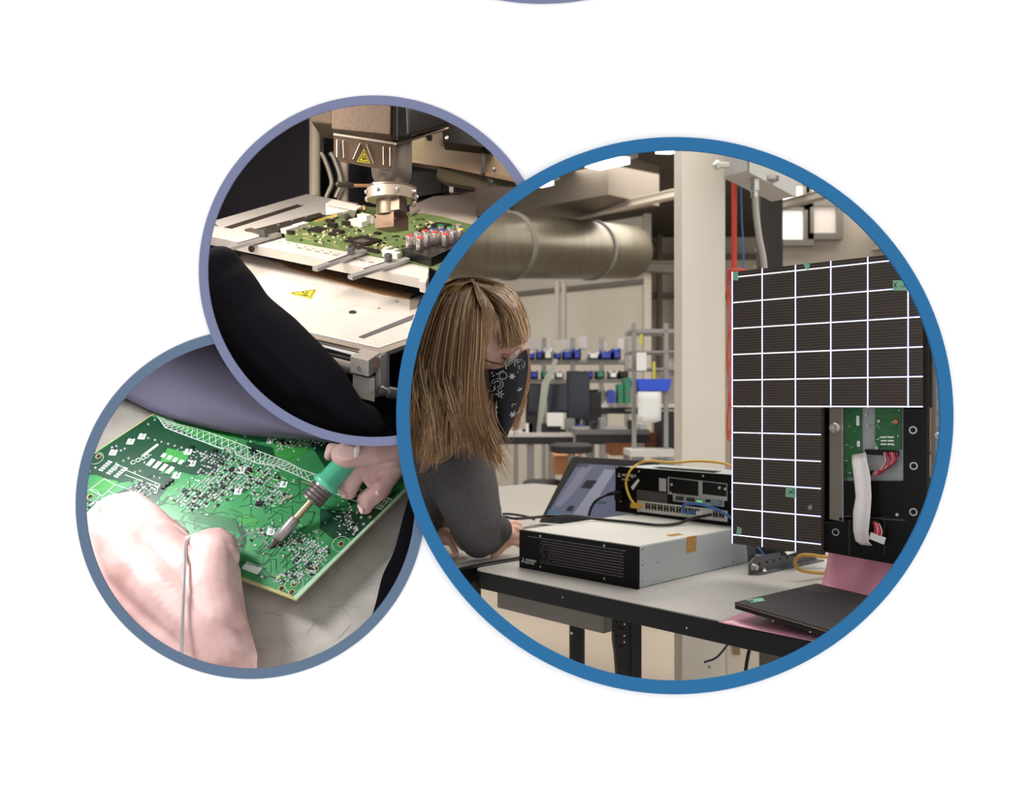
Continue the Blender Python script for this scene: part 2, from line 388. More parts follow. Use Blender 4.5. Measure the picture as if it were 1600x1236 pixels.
window('window_1', 1220, 290, 1260, 314, m_win, 7.0); window('window_2', 1265, 288, 1273, 304, m_win, 7.0)
window('window_3', 1220, 328, 1262, 374, m_win2, 7.0); window('window_4', 1266, 322, 1308, 364, mat('window_dimmer', (196, 186, 176), .5, emit=.45), 7.0)
S(MB().aabb(W(1196, 60, 7.06), W(1560, 700, 7.2)), 'wall_partition', mat('partition_tan', (158, 148, 134), .8), 'tan partition wall behind the display')
S(MB().aabb(W(1188, 180, 5.8), W(1216, 470, 5.9)), 'trim_9', mat('post_dark', (44, 41, 38), .7), 'dark steel post')
S(MB().aabb(W(1440, 520, 6.9), W(1500, 603, 6.95)), 'trim_10', m_white); 
lk = thing('storage_cabinet', 'blurred brown cabinet at the far right edge beside the display', 'cabinet', W(1470, 745, 5.0))
MB().aabb(W(1449, 602, 5.0), W(1500, 706, 5.3)).build('cabinet_body', mat('oak_brown', (172, 122, 66), .6), lk)
MB().aabb(W(1449, 706, 5.0), W(1500, 745, 5.3)).build('cabinet_base', mat('cab_grey', (176, 164, 148), .6), lk)
MB().aabb(W(1449, 745, 5.0), Vector((W(1500, 0, 5).x, 5.3, 0))).build('cabinet_plinth', m_black, lk)
# column
Yc = 3.0; cl, cr = W(1065, 0, Yc).x, W(1133.5, 0, Yc).x
m_col = mat('column_paint', (222, 214, 200), .6, var=.03, scale=3)
S(MB().aabb((cl, Yc, 0), (cr, Yc+.14, CEIL)).aabb((cl-.004, Yc-.006, 0), (cr+.004, Yc, .02)), 'trim_11', m_col, 'cream square steel column', bevel=.004)
S(MB().aabb(W(1136, 985, 3.1), Vector((W(1186, 0, 3.1).x, 3.4, 0))), 'trim_12', mat('pier_cream', (214, 204, 188), .7), 'cream pier beside the column')
S(MB().aabb((W(1187, 0, 3.5).x, 3.5, 0), (W(1330, 0, 3.5).x, 3.7, W(0, 1010, 3.5).z)), 'trim_13', mat('plinth_dark', (70, 62, 54), .7))
MBt = MB().aabb(W(1146, 1003, 3.09), W(1156, 1023, 3.095)); tag(MBt.build('tape_patch', mat('tape_brown', (140, 112, 76), .5)), 'brown tape patch on the cream pier under the table', 'tape')
MBt = MB().lathe(W(1108, 1042, 2.99), -Y_, [(.004, 0), (.004, .006)], 12); tag(MBt.build('wall_bolt', m_girt), 'small dark bolt low on the column under the table', 'bolt')
# junction box on the column
jb = thing('junction_box', 'grey steel junction box mounted at the top of the column', 'electrical box', W(1150, 275, 2.75))
m_jb = mat('jbox_grey', (176, 174, 170), .5)
p0, p1, p2 = W(1130, 277, 2.80), W(1168, 271, 2.72), W(1242, 284, 3.05)
h = .42
p0z = p0.z; base = [Vector((p.x, p.y, W(0, 268, 2.72).z)) for p in (p0, p1, p2)]; base.append(base[0]+base[2]-base[1])
MB().prism(base, Z*h).build('box_body', m_jb, jb, bevel=.003)
MB().prism([base[1]+Vector((.004, -.006, -.004)), base[2]+Vector((.004, -.006, -.004)), base[2]+Vector((.004, 0, -.004)), base[1]+Vector((.004, 0, -.004))], Z*h).build('box_lid', mat('jbox_light', (190, 188, 182), .5), jb)
MB().lathe(W(1124, 258, 2.76), -X, [(.010, -.03), (.010, 0), (.016, .002), (.016, .012), (.006, .014), (.006, .022)], 6).build('cable_gland', m_screw, jb)
MB().lathe(W(1202, 277, 2.85), -Z, [(.03, 0), (.03, .012), (.026, .014)], 20).build('conduit_knockout', m_steel, jb)
MB().lathe(W(1179, 284, 2.80), -Z, [(.016, -.02), (.016, .03), (.012, .032), (.012, .05)], 12).build('conduit_fitting', m_screw, jb)
def cable(name, pts, r, m, label, cat='cable', group=None, n=8, seg=8):
    o = MB().tube(spline(pts, n), r, seg).build(name, m, smooth=True); return tag(o, label, cat, group)
m_red = mat('red_paint', (196, 62, 46), .5); m_bl = mat('cable_blue', (54, 104, 170), .45)
cable('conduit', [W(1179, 292, 2.80), W(1181, 330, 2.80), W(1186, 370, 2.80), W(1194, 415, 2.8), W(1197, 500, 2.8)], .0105, mat('conduit_grey', (168, 162, 154), .4, metal=.4), 'grey metal conduit running down from the junction box', 'pipe')
cable('red_pipe', [W(1147, 275, 3.0), W(1147, 400, 3.0), W(1146, 850, 3.0)], .0095, m_red, 'straight red pipe running down beside the column', 'pipe')
cable('thin_cable', [W(1158, 280, 2.95), W(1159, 340, 2.95), W(1162, 420, 2.95), W(1164, 700, 2.95)], .0025, m_bl, 'thin blue cable hanging right of the red pipe', 'cable')
hose = []
for i in range(240):
    t = i/240; a = t*2*pi*9
    hose.append(W(1152, 412, 2.88)+Vector((.028*cos(a), .02*sin(a), -.02-.03*t*1-.0*i)))
hs = thing('coiled_hose', 'red coiled air hose hanging beside the column behind the display', 'hose', W(1152, 430, 2.88))
MB().tube(hose, .0042, 6).build('coil', m_red, hs, smooth=True)
for k, (x, dx) in enumerate(((1138, -2), (1140.5, 3))):
    pts = [W(x+dx*sin(i*1.3+k)*.7, 425+i*22, 2.9) for i in range(13)]
    MB().tube(spline(pts, 6), .0035, 6).build('hanging_loop', mat('hose_pink', (190, 104, 96), .5) if k else m_red, hs, smooth=True)
# ---------------------------------------------------------------- near table
TZ = .78; T0 = WZ(735, 889, TZ); e1 = Vector((.693, -.721, 0)).normalized(); e2 = Vector((.721, .693, 0)).normalized()
def T(a, b, z=TZ): return Vector((T0.x, T0.y, z))+e1*a+e2*b
m_lam = mat('laminate_grey', (186, 183, 178), .38, var=.05, scale=6)
tb = thing('work_table', 'grey topped work table with black edge carrying the test equipment', 'table', (T(.45, .4).x, T(.45, .4).y, 0))
def rrect(a0, b0, a1, b1, r, z):
    out = []
    for (ca, cb, s) in ((a0+r, b0+r, pi), (a1-r, b0+r, 1.5*pi), (a1-r, b1-r, 0), (a0+r, b1-r, .5*pi)):
        for k in range(7): t = s+k*pi/12; out.append(T(ca+r*cos(t), cb+r*sin(t), z))
    return out
MB().prism(rrect(.0, .0, .93, .86, .035, TZ-.004), Z*.004).build('tabletop', m_lam, tb)
MB().prism(rrect(-.003, -.003, .933, .863, .038, TZ-.036), Z*.034).build('edge_band', m_blackm, tb, bevel=.003)
m_leg = mat('leg_black', (24, 22, 21), .45, spec=.3)
MB().box(T(.15, .09, TZ-.065), e1, e2, Z, .15, .012, .029).build('apron', mat('apron_grey', (118, 110, 101), .6), tb)
p = WZ(900, 962, TZ-.05); Yl = 1.92
def leg(px0, px1, ytop, Y, name='leg'):
    a, b_ = W(px0, ytop, Y), W(px1, ytop, Y); return MB().aabb((a.x, Y-.02, 0), (b_.x, Y+.02, TZ-.035)).build(name, m_leg, tb, bevel=.006)
l1 = leg(890, 913, 960, 1.97); MB().lathe(W(893, 989, 1.948), -Y_, [(.003, 0), (.003, .003)], 10).build('leg_screw', m_screw, l1)
MB().prism([W(870, 948, 1.96), W(915, 958, 1.96), W(912, 975, 1.96), W(888, 962, 1.96)], Y_*.03).build('corner_bracket', m_leg, tb)
Yl = 1.62
pl = [(960, 950), (1003, 950), (1003, 1075), (1003, 1500), (978, 1500), (968, 1100), (963, 1030), (960, 1010)]
l2 = MB().prism([W(x, y, Yl) for x, y in pl], Y_*.05).build('leg', m_leg, tb, bevel=.004)
for yy in (973, 1001):
    sl = MB(); cc = spline([W(964, yy-9, Yl), W(963, yy, Yl), W(966, yy+9, Yl), W(975, yy+9, Yl)], 5); sl.tube([c_-Y_*.001 for c_ in cc], .0012, 6).build('cable_slot', m_black, l2)
    for dy in (-5, 5): MB().lathe(W(975.5, yy+dy-3, Yl), -Y_, [(.0016, 0), (.0016, .002)], 8).build('slot_rivet', m_screw, l2)
MB().tube([W(987, 950, Yl-.001), W(987, 1075, Yl-.001), W(987, 1300, Yl-.001)], .003, 6).build('leg_groove', m_black, l2)
l3 = MB().box(T(.85, .78, (TZ-.036)/2), e1, e2, Z, .025, .03, (TZ-.036)/2).build('leg', m_leg, tb)
MB().box(T(.85, .12, (TZ-.036)/2), e1, e2, Z, .02, .02, (TZ-.036)/2).build('leg', m_leg, tb)
for (x, y) in ((879, 933), (1073, 981)):
    q = W(x, y, 1.0); 
    d_ = (W(x, y, 2)-W(x, y, 1)); pe = PL((-.721, -.693, 0), T(0, -.003)); MB().ball(pe(x, y, .0005), .0018).build('edge_screw', m_screw, tb)
# cables hanging below
cable('hanging_cable', [W(1160, 985, 1.75), W(1140, 1004, 1.75), W(1120, 1027, 1.75), W(1100, 1035, 1.75)], .0022, mat('cable_violet', (52, 46, 72), .5), 'thin dark violet cable end dangling under the table')
cable('hanging_cable', [W(1176, 985, 1.7), W(1172, 1010, 1.7), W(1167, 1035, 1.7), W(1160, 1090, 1.7)], .0036, m_black, 'thick black cable hanging under the table')
# second table at left
def T2(a, b, z): return T(a-.02, b, z)
t2 = thing('work_table', 'grey table on the left with the person leaning on it', 'table', (T(-.4, .5).x, T(-.4, .5).y, 0))
MB().prism([T(-.025, -.10), T(-.025, 1.5), T(-1.3, 1.5), T(-1.3, .4), T(-.27, .4), T(-.27, -.1)], -Z*.004).build('tabletop', mat('laminate_pale', (184, 179, 170), .4, var=.03), t2)
MB().prism([T(a_, b_, TZ-.004) for a_, b_ in ((-.022, -.103), (-.022, 1.503), (-1.303, 1.503), (-1.303, .397), (-.273, .397), (-.273, -.103))], -Z*.032).build('edge_band', m_blackm, t2)
for a_, b_ in ((-.24, -.07), (-.5, .44), (-1.2, .5), (-1.25, .8)): MB().box(T(a_, b_, .37), e1, e2, Z, .02, .02, .37).build('leg', m_leg, t2)
# ---------------------------------------------------------------- long steel server box
fl_, fr_ = WZ(813, 886, TZ), WZ(998, 921, TZ); d1 = (fr_-fl_); Wb = d1.length; d1.normalize(); d2 = Vector((-d1.y, d1.x, 0)); Hb = .079; Db = .455
def B(a, b, z): return fl_+d1*a+d2*b+Z*z
bx = thing('rack_unit', 'long low steel rack unit with black vented front on the table', 'electronics box', B(Wb/2, 0, 0))
m_galv = mat('galvanised', (176, 184, 186), .42, metal=.25, var=.05, scale=8)
MB().box(B(Wb/2, Db/2+.004, Hb/2), d1, d2, Z, Wb/2-.004, Db/2, Hb/2-.001).build('chassis', m_galv, bx, bevel=.001)
MB().box(B(Wb/2-.001, Db/2+.004, Hb-.0002), d1, d2, Z, Wb/2-.004, Db/2-.002, .0012).build('top_cover', mat('galvanised_top', (206, 205, 198), .45, metal=.15, var=.04, scale=5), bx)
MB().box(B(Wb/2, 0, Hb/2), d1, d2, Z, Wb/2, .0035, Hb/2+.001).build('front_panel', mat('panel_black', (4, 4, 5), .5, spec=.2), bx, bevel=.0008)
dn = -d2
PB = PL(dn, B(0, -.0036, 0))
m_hole = mat('vent_grey', (112, 103, 108), .5)
vt = MB(); nx, nz = 60, 9
for j in range(nz):
    for i in range(nx):
        a_ = Wb*(.20+.70*(i+.5*(j % 2))/nx); z_ = Hb*(.24+.56*j/(nz-1))
        if (i < 10 and j > 0 and R.random() < .25): continue
        c_ = B(a_, -.0042, z_); r_ = .00135
        vt.add([c_+d1*r_*cos(k*pi/3)+Z*r_*sin(k*pi/3) for k in range(6)], [(0, 1, 2, 3, 4, 5)])
vt.build('vent_perforation', m_hole, bx)
vt = MB()
for i in range(74):
    c_ = B(Wb*(.09+.82*i/73), -.0042, Hb*.875); vt.add([c_+d1*.0008*cos(k*pi/3)+Z*.0008*sin(k*pi/3) for k in range(6)], [(0, 1, 2, 3, 4, 5)])
vt.build('vent_perforation', mat('vent_light', (190, 184, 184), .4, metal=.3), bx)
for a_, z_ in ((.2, .93), (.745, .93), (.2, .12), (.745, .12)):
    MB().lathe(B(Wb*a_, -.0035, Hb*z_), dn, [(.0024, 0), (.0024, .0012), (.0012, .0018)], 12).build('panel_screw', m_screw, bx)
def diamonds(c, ax, ay, s, m, parent):
    mb = MB(); nrm = ax.cross(ay)
    for ang in (90, 210, 330):
        t = radians(ang); u = ax*cos(t)+ay*sin(t); v = ax*-sin(t)+ay*cos(t)
        mb.prism([c+u*.06*s, c+u*s*.56+v*s*.29, c+u*s*1.06, c+u*s*.56-v*s*.29], nrm*.0004)
    mb.build('logo', m, parent)
m_ink = mat('print_white', (232, 230, 228), .5)
diamonds(B(Wb*.04, -.0038, Hb*.2), d1, Z, .0062, m_ink, bx)
text('MITSUBISHI', B(Wb*.062, -.0038, Hb*.21), d1, Z, .0062, m_ink, bx); text('ELECTRIC', B(Wb*.062, -.0038, Hb*.14), d1, Z, .0062, m_ink, bx)
PS = PL(d1, B(Wb, 0, 0))
for x, y in ((1003.5, 858.5), (1003.5, 883), (1003.5, 908), (1027.5, 879), (1076, 861), (1131, 886), (1145, 878)): MB().lathe(PS(x, y, -.0045), d1, [(.0016, 0), (.0016, .0008)], 8).build('rivet_hole', m_black, bx)
for x, y in ((1020.5, 908.5), (1129.5, 884)): MB().lathe(PS(x, y, -.0045), d1, [(.0028, 0), (.0028, .0016)], 10).build('side_screw', m_screw, bx)
m_kap = mat('amber_tape', (176, 132, 66), .35, var=.25, scale=300)
tp = MB().prism([PS(1074, 839, -.003), PS(1089, 836.5, -.003), PS(1087.5, 861, -.003), PS(1073, 864, -.003)], -d1*.001).build('tape_label', m_kap); tag(tp, 'strip of amber tape stuck on the side of the long steel box', 'tape')
tp = MB().prism([WZ(1041, 835.5, TZ+Hb+.0016), WZ(1060, 833.2, TZ+Hb+.0016), WZ(1068, 835.4, TZ+Hb+.0016), WZ(1047, 838, TZ+Hb+.0016)], -Z*.0008).build('tape_label', m_kap); tag(tp, 'strip of amber tape lying flat on the lid of the long steel box', 'tape')
# ---------------------------------------------------------------- network controller on top
bz = TZ+Hb+.002
gl, gr = WZ(963, 798.6, bz), WZ(1145, 822, bz); g1 = (gr-gl).normalized(); g2 = Vector((-g1.y, g1.x, 0)); Wg = (gr-gl).length*1.12; Hg = .112
def G(a, b, z): return gl+g1*a+g2*b+Z*z
PG = PL(-g2, gl-g2*.004)
sw = thing('display_controller', 'black fronted controller with rows of network ports standing on the steel box', 'electronics box', G(Wg/2, 0, 0))
MB().box(G(Wg/2, .075, Hg/2), g1, g2, Z, Wg/2-.004, .072, Hg/2-.002).build('chassis', m_galv, sw, bevel=.001)
MB().box(G(Wg/2, 0, Hg/2), g1, g2, Z, Wg/2, .004, Hg/2).build('front_panel', mat('panel_black', (4, 4, 5), .5, spec=.2), sw, bevel=.0008)
def rectG(name, x0, y0, x1, y1, h0, h1, m, parent=sw, slope=.115):
    def q(x, y, h): return PG(x, y+(x-x0)*slope, h)
    a, b_, c_, d_ = q(x0, y0, h0), q(x1, y0, h0), q(x1, y1, h0), q(x0, y1, h0)
    return MB().prism([a, b_, c_, d_], -g2*(h1-h0)).build(name, m, parent)
m_met = mat('port_metal', (188, 190, 188), .35, metal=.6)
diamonds(PG(967.5, 743, 0), g1, Z, .0062, m_ink, sw); text('MITSUBISHI', PG(972, 744, 0), g1, Z, .009, m_ink, sw); text('ELECTRIC', PG(972, 750, 0), g1, Z, .006, m_ink, sw)
rectG('rating_label', 1030, 747, 1041, 767, 0, .0006, mat('label_grey', (176, 178, 184), .5))
MB().prism([PG(x, y, 0) for x, y in ((997, 748), (999.5, 751), (989, 766), (986, 761))], -g2*.0006).build('sticker', m_white, sw)
rectG('blank_panel', 995.5, 765, 1043, 781, 0, .0008, mat('blank_grey', (72, 70, 72), .5))
mod = rectG('expansion_bay', 1044, 745, 1137, 772, 0, .002, m_met); rectG('bay_face', 1046, 747, 1091, 770, .002, .003, m_black, mod); rectG('bay_face', 1098, 752.5, 1135, 772, .002, .003, m_black, mod)
for x, y in ((1050, 757), (1125, 762), (1134, 764), (1048, 770)): MB().lathe(PG(x, y, .003), -g2, [(.0034, 0), (.0034, .003), (.0018, .004)], 10).build('thumb_screw', m_screw, mod)
rectG('port_strip', 1052, 773, 1132, 783, 0, .0014, m_met)
for k in range(2): rectG('serial_port', 1057+17*k, 775.5+1.8*k, 1068+17*k, 781+1.8*k, .0014, .005, mat('port_dark', (64, 66, 68), .4, metal=.5))
for k in range(4): rectG('status_light', 1089+2.2*k, 782+.25*k, 1090.2+2.2*k, 784+.25*k, .0014, .002, mat('led_green', (70, 220, 90), .4, emit=1.5))
rectG('display_port', 1103, 780, 1113, 784, .0014, .003, m_black); rectG('video_plug', 1114, 781, 1127, 788, .0014, .01, mat('plug_bluegrey', (130, 150, 168), .5))
rectG('port_panel', 996, 781.5, 1137, 799, 0, .0012, mat('port_strip', (214, 214, 210), .4, metal=.2), slope=.118)
for i in range(14):
    x = 999+9.6*i; y = 784.3+(x-996)*.118
    if i == 0 or 9 < i < 12: continue
    pt = rectG('network_port', x, y, x+7.6, y+9.5, .0012, .002, m_black); rectG('port_contact', x+2, y+1.2, x+5.6, y+4.4, .002, .0025, mat('port_gold', (150, 140, 112), .4, metal=.5), pt)
    rectG('port_latch', x+2.8, y+6.8, x+4.8, y+9.3, .002, .0024, m_met, pt)
rectG('power_socket', 962.5, 765, 975, 781, 0, .006, m_black)
rectG('connector', 1092, 798.5, 1103, 804, .001, .012, m_white, slope=.1)
for x, y in ((998.5, 736.5), (998, 799), (988, 746), (1099, 743.5), (1101, 810), (1143, 769), (1090, 755), (964, 730), (970, 783)): MB().lathe(PG(x, y, 0), -g2, [(.0026, 0), (.0026, .0012), (.0012, .002)], 10).build('panel_screw', m_screw, sw)
MB().box(G(Wg*.46, .05, Hg+.0005), g1, g2, Z, .09, .014, .0006).build('top_recess', m_black, sw)
m_cy = mat('cable_yellow', (222, 176, 72), .45); m_cb = mat('cable_black', (16, 15, 16), .4)
yc = [PG(1003, 789, .006), PG(994, 789, .01), PG(984, 777, .02), PG(978, 755, .02), PG(985, 735, .016)]+[W(998.6, 724.5, 2.13), W(1015, 720.5, 2.11), W(1050, 723, 2.07), W(1091, 720.5, 2.02), W(1127, 723.5, 1.98), W(1150, 731, 1.97)]
cable('network_cable', yc, .0029, m_cy, 'yellow network cable arching over the controller into its first port')
MBp = MB().prism([PG(991, 785.5, .003), PG(1002, 786.5, .003), PG(1002, 794, .003), PG(991, 793, .003)], -g2*.014); tag(MBp.build('network_plug', m_cy), 'yellow plug in the first port of the controller', 'plug')
cable('network_cable', [PG(1086, 800, .006), PG(1072, 801, .012), PG(1066.5, 796, .014), PG(1071, 788, .016), PG(1091, 787.6, .018), PG(1108, 792, .018), PG(1125, 798.5, .018), PG(1146, 811, .018), PG(1165, 818, .02)], .0032, m_bl, 'blue network cable looping across the ports of the controller')
cable('power_cable', [PG(967, 771, .006), PG(957, 770.5, .02), PG(946, 774, .03), PG(932, 782, .04), PG(924, 793, .045), PG(920, 806, .05)], .0034, m_cb, 'black power cable curving down from the left end of the controller')
pp = MB().chain([(PG(969, 771, .005), .0062), (PG(958, 770.5, .022), .0055), (PG(949, 773, .03), .0042)]); tag(pp.build('power_plug', m_black, remesh=.0015, smooth_it=2), 'black power plug pushed into the left end of the controller', 'plug')
zt = TZ+Hb+.006
cable('loose_cable', [W(772, 806, 2.1), W(790, 808, 2.05), WZ(806, 810.5, .84), WZ(830, 809, .86), WZ(860, 806.5, zt+.012), WZ(895, 806, zt+.01), WZ(933, 811, zt), WZ(988, 816.5, zt), WZ(1029, 820.5, zt), WZ(1060, 818, zt), WZ(1080, 810.5, zt+.008), WZ(1112, 804, zt+.02)], .0034, m_cb, 'long black cable lying across the lid of the steel box')
cable('loose_cable', [W(785, 803, 2.2), W(800, 803.5, 2.2), W(822, 807, 2.2), W(836, 812, 2.2)], .003, m_cb, 'short black cable end behind the hand at the table')
kz = TZ+.012
cable('desk_cable', [WZ(700, 893, .79), WZ(740, 884, TZ+.006), WZ(770, 878, TZ+.006), WZ(812, 871, TZ+.006)], .003, m_cb, 'thin black cable on the table edge left of the steel box')
# ---------------------------------------------------------------- laptop
lp = thing('laptop', 'open grey laptop with bluish screen behind the controller', 'laptop', WZ(880, 818, TZ))
PLp = PL(Vector((-.55, -.80, .22)), W(850, 812, 2.42))
m_bez = mat('bezel_grey', (74, 72, 74), .45)
MB().prism([PLp(x, y) for x, y in ((842, 816), (893, 714.5), (900, 713), (1030, 721), (1010, 828))], PLp.n*-.012).build('screen_lid', m_bez, lp, bevel=.002)
scr = MB().prism([PLp(x, y, .001) for x, y in ((854, 805), (903, 724), (1020, 731), (1000, 815))], PLp.n*-.0008).build('screen', mat('screen_blue', (120, 124, 148), .3, emit=.28), lp)
def sq(pts, c, e=.3):
    MB().prism([PLp(x, y, .0016) for x, y in pts], PLp.n*-.0004).build('screen_window', mat('scr%d_%d_%d' % c, c, .4, emit=e), scr)
sq(((910, 727), (926, 728), (895, 772), (875, 793), (868, 790)), (142, 142, 164)); sq(((945, 733), (961, 735), (918, 806), (894, 806)), (164, 166, 186))
sq(((917, 750), (934, 751), (925, 764), (907, 762)), (66, 64, 72), .1); sq(((889, 790), (898, 791), (893, 799), (884, 798)), (72, 66, 74), .1); sq(((903, 724), (920, 726), (918, 731), (900, 729)), (92, 96, 120), .15)
sq(((857, 796), (880, 799), (876, 806), (855, 805)), (96, 128, 160), .25); sq(((930, 782), (948, 784), (946, 788), (928, 786)), (88, 108, 130), .2)
kb = [PLp(843, 816, -.004), PLp(1008, 828, -.004)]; dn_ = Vector((-.55, -.8, 0)).normalized()*.16
q0, q1 = Vector((kb[0].x, kb[0].y, TZ)), Vector((kb[1].x, kb[1].y, TZ))
MB().prism([q0, q1, q1+dn_, q0+dn_], Z*.016).build('keyboard_base', m_bez, lp)
# ---------------------------------------------------------------- LED display
dL = Vector((.742, -.671, 0)).normalized(); nL = Vector((-dL.y, dL.x, 0))*-1
if nL.y > 0: nL = -nL
L0 = W(1143, 635, 1.75); PLD = PL(nL, L0)
zl = lambda y: W(1143, y, 1.75).z
def at(s, z, h=0): return Vector((L0.x, L0.y, 0))+dL*s+nL*h+Z*z
def sof(px): 
    p = PLD(px, 635); return (p-L0).dot(dL)
led = thing('led_display', 'tall black display panel glowing with a white square grid', 'display', (at(.2, 0).x, at(.2, 0).y, zl(855)))
m_led = mat('led_face', (78, 68, 61), .7, kind='wave', scale=60, rgb2=(50, 44, 41)); m_line = mat('led_line', (246, 248, 255), .5, emit=1.3)
m_fringe = mat('led_fringe', (70, 96, 226), .5, emit=.8)
s_r = sof(1442); s_m = sof(1283.5); z_t, z_m, z_b = zl(425), zl(636), zl(849)
mu = MB().prism([at(0, z_m), at(s_r, z_m), at(s_r, z_t), at(0, z_t)], -nL*.014).build('upper_module', m_led, led)
ml = MB().prism([at(.0, z_b), at(s_m, z_b), at(s_m, z_m-.001), at(.0, z_m-.001)], -nL*.014).build('lower_module', m_led, led)
def hline(y, s0, s1, par):
    z = zl(y); MB().prism([at(s0, z-.0011, .0006), at(s1, z-.0011, .0006), at(s1, z+.0007, .0006), at(s0, z+.0007, .0006)], -nL*.0005).build('grid_line', m_line, par)
    MB().prism([at(s0+.1 if par is mu else s0, z+.0007, .0005), at(s1, z+.0007, .0005), at(s1, z+.0013, .0005), at(s0+.1 if par is mu else s0, z+.0007, .0005)], -nL*.0003).build('grid_fringe', m_fringe, par)
def vline(s, z0, z1, par, k=1):
    MB().prism([at(s-.0009*k, z0, .0008), at(s+.0009*k, z0, .0008), at(s+.0009*k, z1, .0008), at(s-.0009*k, z1, .0008)], -nL*.0005).build('grid_line', m_line, par)
    MB().prism([at(s+.0009, z0, .0005), at(s+.0015, z0, .0005), at(s+.0015, z1, .0005), at(s+.0009, z1, .0005)], -nL*.0003).build('grid_fringe', m_fringe, par)
for y in (433.5, 473, 513.5, 554, 594): hline(y, .001, s_r, mu)
hline(634.6, .001, s_r, mu)
for y in (675.5, 714.5, 754, 794.5, 835): hline(y, .001, s_m-.001, ml)
for x in (1144.3, 1191, 1243, 1298.3, 1356, 1419):
    vline(sof(x), z_m, z_t, mu)
    if x < 1280: vline(sof(x), z_b, z_m-.002, ml)
m_rl = mat('led_redline', (110, 36, 36), .5, emit=.25)
for x in (1173, 1187, 1222.5, 1281, 1391, 1401.5): MB().prism([at(sof(x)-.0003, z_m+.004, .0004), at(sof(x)+.0003, z_m+.004, .0004), at(sof(x)+.0003, z_m+.034, .0004), at(sof(x)-.0003, z_m+.034, .0004)], -nL*.0003).build('dead_pixel_line', m_rl, mu)
# cabinet behind the modules
cab = thing('display_cabinet', 'black open display cabinet frame with electronics showing at lower right', 'cabinet', (at(.3, 0).x, at(.3, 0).y, zl(885)))
m_cab = mat('cabinet_black', (7, 7, 8), .4, spec=.25)
s_e = sof(1449); zc = PLD(1385, 880, -.03).z
hh = -.016
def LP(x, y, h): return PLD(x, y, h)
fr = MB()
fr.prism([at(.03, z_m, hh), at(s_e, z_m, hh), at(s_e, z_t-.01, hh), at(.03, z_t-.01, hh)], -nL*.012)
fr.build('cabinet_back', m_cab, cab)
fr = MB().prism([LP(1411, 637, -.010), LP(1449, 637, -.010), LP(1449, 900, -.010), LP(1411, 884, -.010)], -nL*.014); fr.build('side_rail', m_cab, cab, bevel=.002)
MB().prism([LP(1442.6, 490, -.001), LP(1449, 489, -.001), LP(1449, 640, -.001), LP(1442.6, 640, -.001)], -nL*.012).build('side_rail', m_cab, cab)
MB().prism([LP(1284, 818, -.012), LP(1412, 800, -.012), LP(1412, 885, -.012), LP(1284, 862, -.012)], -nL*.05).build('bottom_panel', m_cab, cab, bevel=.002)
MB().prism([LP(1318, 752, -.016), LP(1412, 752, -.016), LP(1412, 806, -.016), LP(1318, 806, -.016)], -nL*.03).build('middle_panel', m_cab, cab, bevel=.001)
MB().prism([LP(1284, 637, -.055), LP(1413, 637, -.055), LP(1413, 880, -.055), LP(1284, 862, -.055)], -nL*.03).build('rear_panel', m_cab, cab)
MB().prism([LP(1318, 805, -.010), LP(1416, 812, -.010), LP(1416, 814.5, -.010), LP(1318, 807.5, -.010)], -nL*.01).build('panel_ridge', mat('ridge_grey', (56, 56, 60), .35), cab)
for x in (1326, 1381): MB().prism([LP(x, 812, -.0110), LP(x+1.5, 812, -.0110), LP(x+1.5, 868, -.0110), LP(x, 868, -.0110)], -nL*.004).build('panel_ridge', mat('ridge_grey', (56, 56, 60), .35), cab)
st = MB().prism([LP(1296, 637, -.012), LP(1317, 637, -.012), LP(1318, 816, -.012), LP(1296, 811, -.012)], -nL*.02).build('metal_strip', mat('strip_metal', (150, 144, 134), .3, metal=.7), cab, bevel=.001)
MB().prism([LP(1315.2, 637, -.011), LP(1316.6, 637, -.011), LP(1317.6, 815, -.011), LP(1316.2, 815, -.011)], -nL*.002).build('strip_edge', m_screw, st)
MB().lathe(LP(1306, 668, -.010), nL, [(.0095, 0), (.0095, .008), (.007, .010), (.007, .014), (.0035, .014), (.0035, .008)], 20).build('guide_post', m_screw, st, smooth=True)
MB().lathe(LP(1314, 811, -.011), nL, [(.003, 0), (.003, .002)], 12).build('strip_screw', m_black, st)
m_pcb = mat('pcb_dark', (30, 100, 52), .4, var=.2, scale=80)
gp = MB().prism([LP(1345, 637, -.030), LP(1413, 637, -.030), LP(1413, 762, -.030), LP(1318, 750, -.030), LP(1318, 740, -.030), LP(1345, 740, -.030)], -nL*.004).build('mounting_plate', mat('plate_grey', (172, 174, 178), .4, metal=.3), cab)
MB().prism([LP(1402, 640, -.026), LP(1413, 640, -.026), LP(1413, 762, -.026), LP(1402, 756, -.026)], -nL*.004).build('plate_flange', m_galv, gp)
def lboard(poly, h, seed, n):
    o = MB().prism([LP(x, y, h) for x, y in poly], -nL*.002).build('circuit_board', m_pcb, cab)
    rr = random.Random(seed); xs = [p[0] for p in poly]; ys = [p[1] for p in poly]
    cols = [mat('smd_black', (22, 22, 24), .4), mat('solder_white', (214, 222, 216), .35), mat('smd_grey', (120, 124, 120), .4)]
    for k in range(n):
        x, y = rr.uniform(min(xs)+2, max(xs)-4), rr.uniform(min(ys)+2, max(ys)-4); a_, b_ = rr.choice([(1.5, 1), (1, 2.2), (3, 1.2), (2, 2)])
        MB().prism([LP(x, y, h+.0012), LP(x+a_, y, h+.0012), LP(x+a_, y+b_, h+.0012), LP(x, y+b_, h+.0012)], -nL*.0013).build('board_component', rr.choice(cols), o)
    return o
b1_ = lboard([(1318, 637), (1346, 637), (1346, 746), (1319, 746)], -.024, 3, 34)
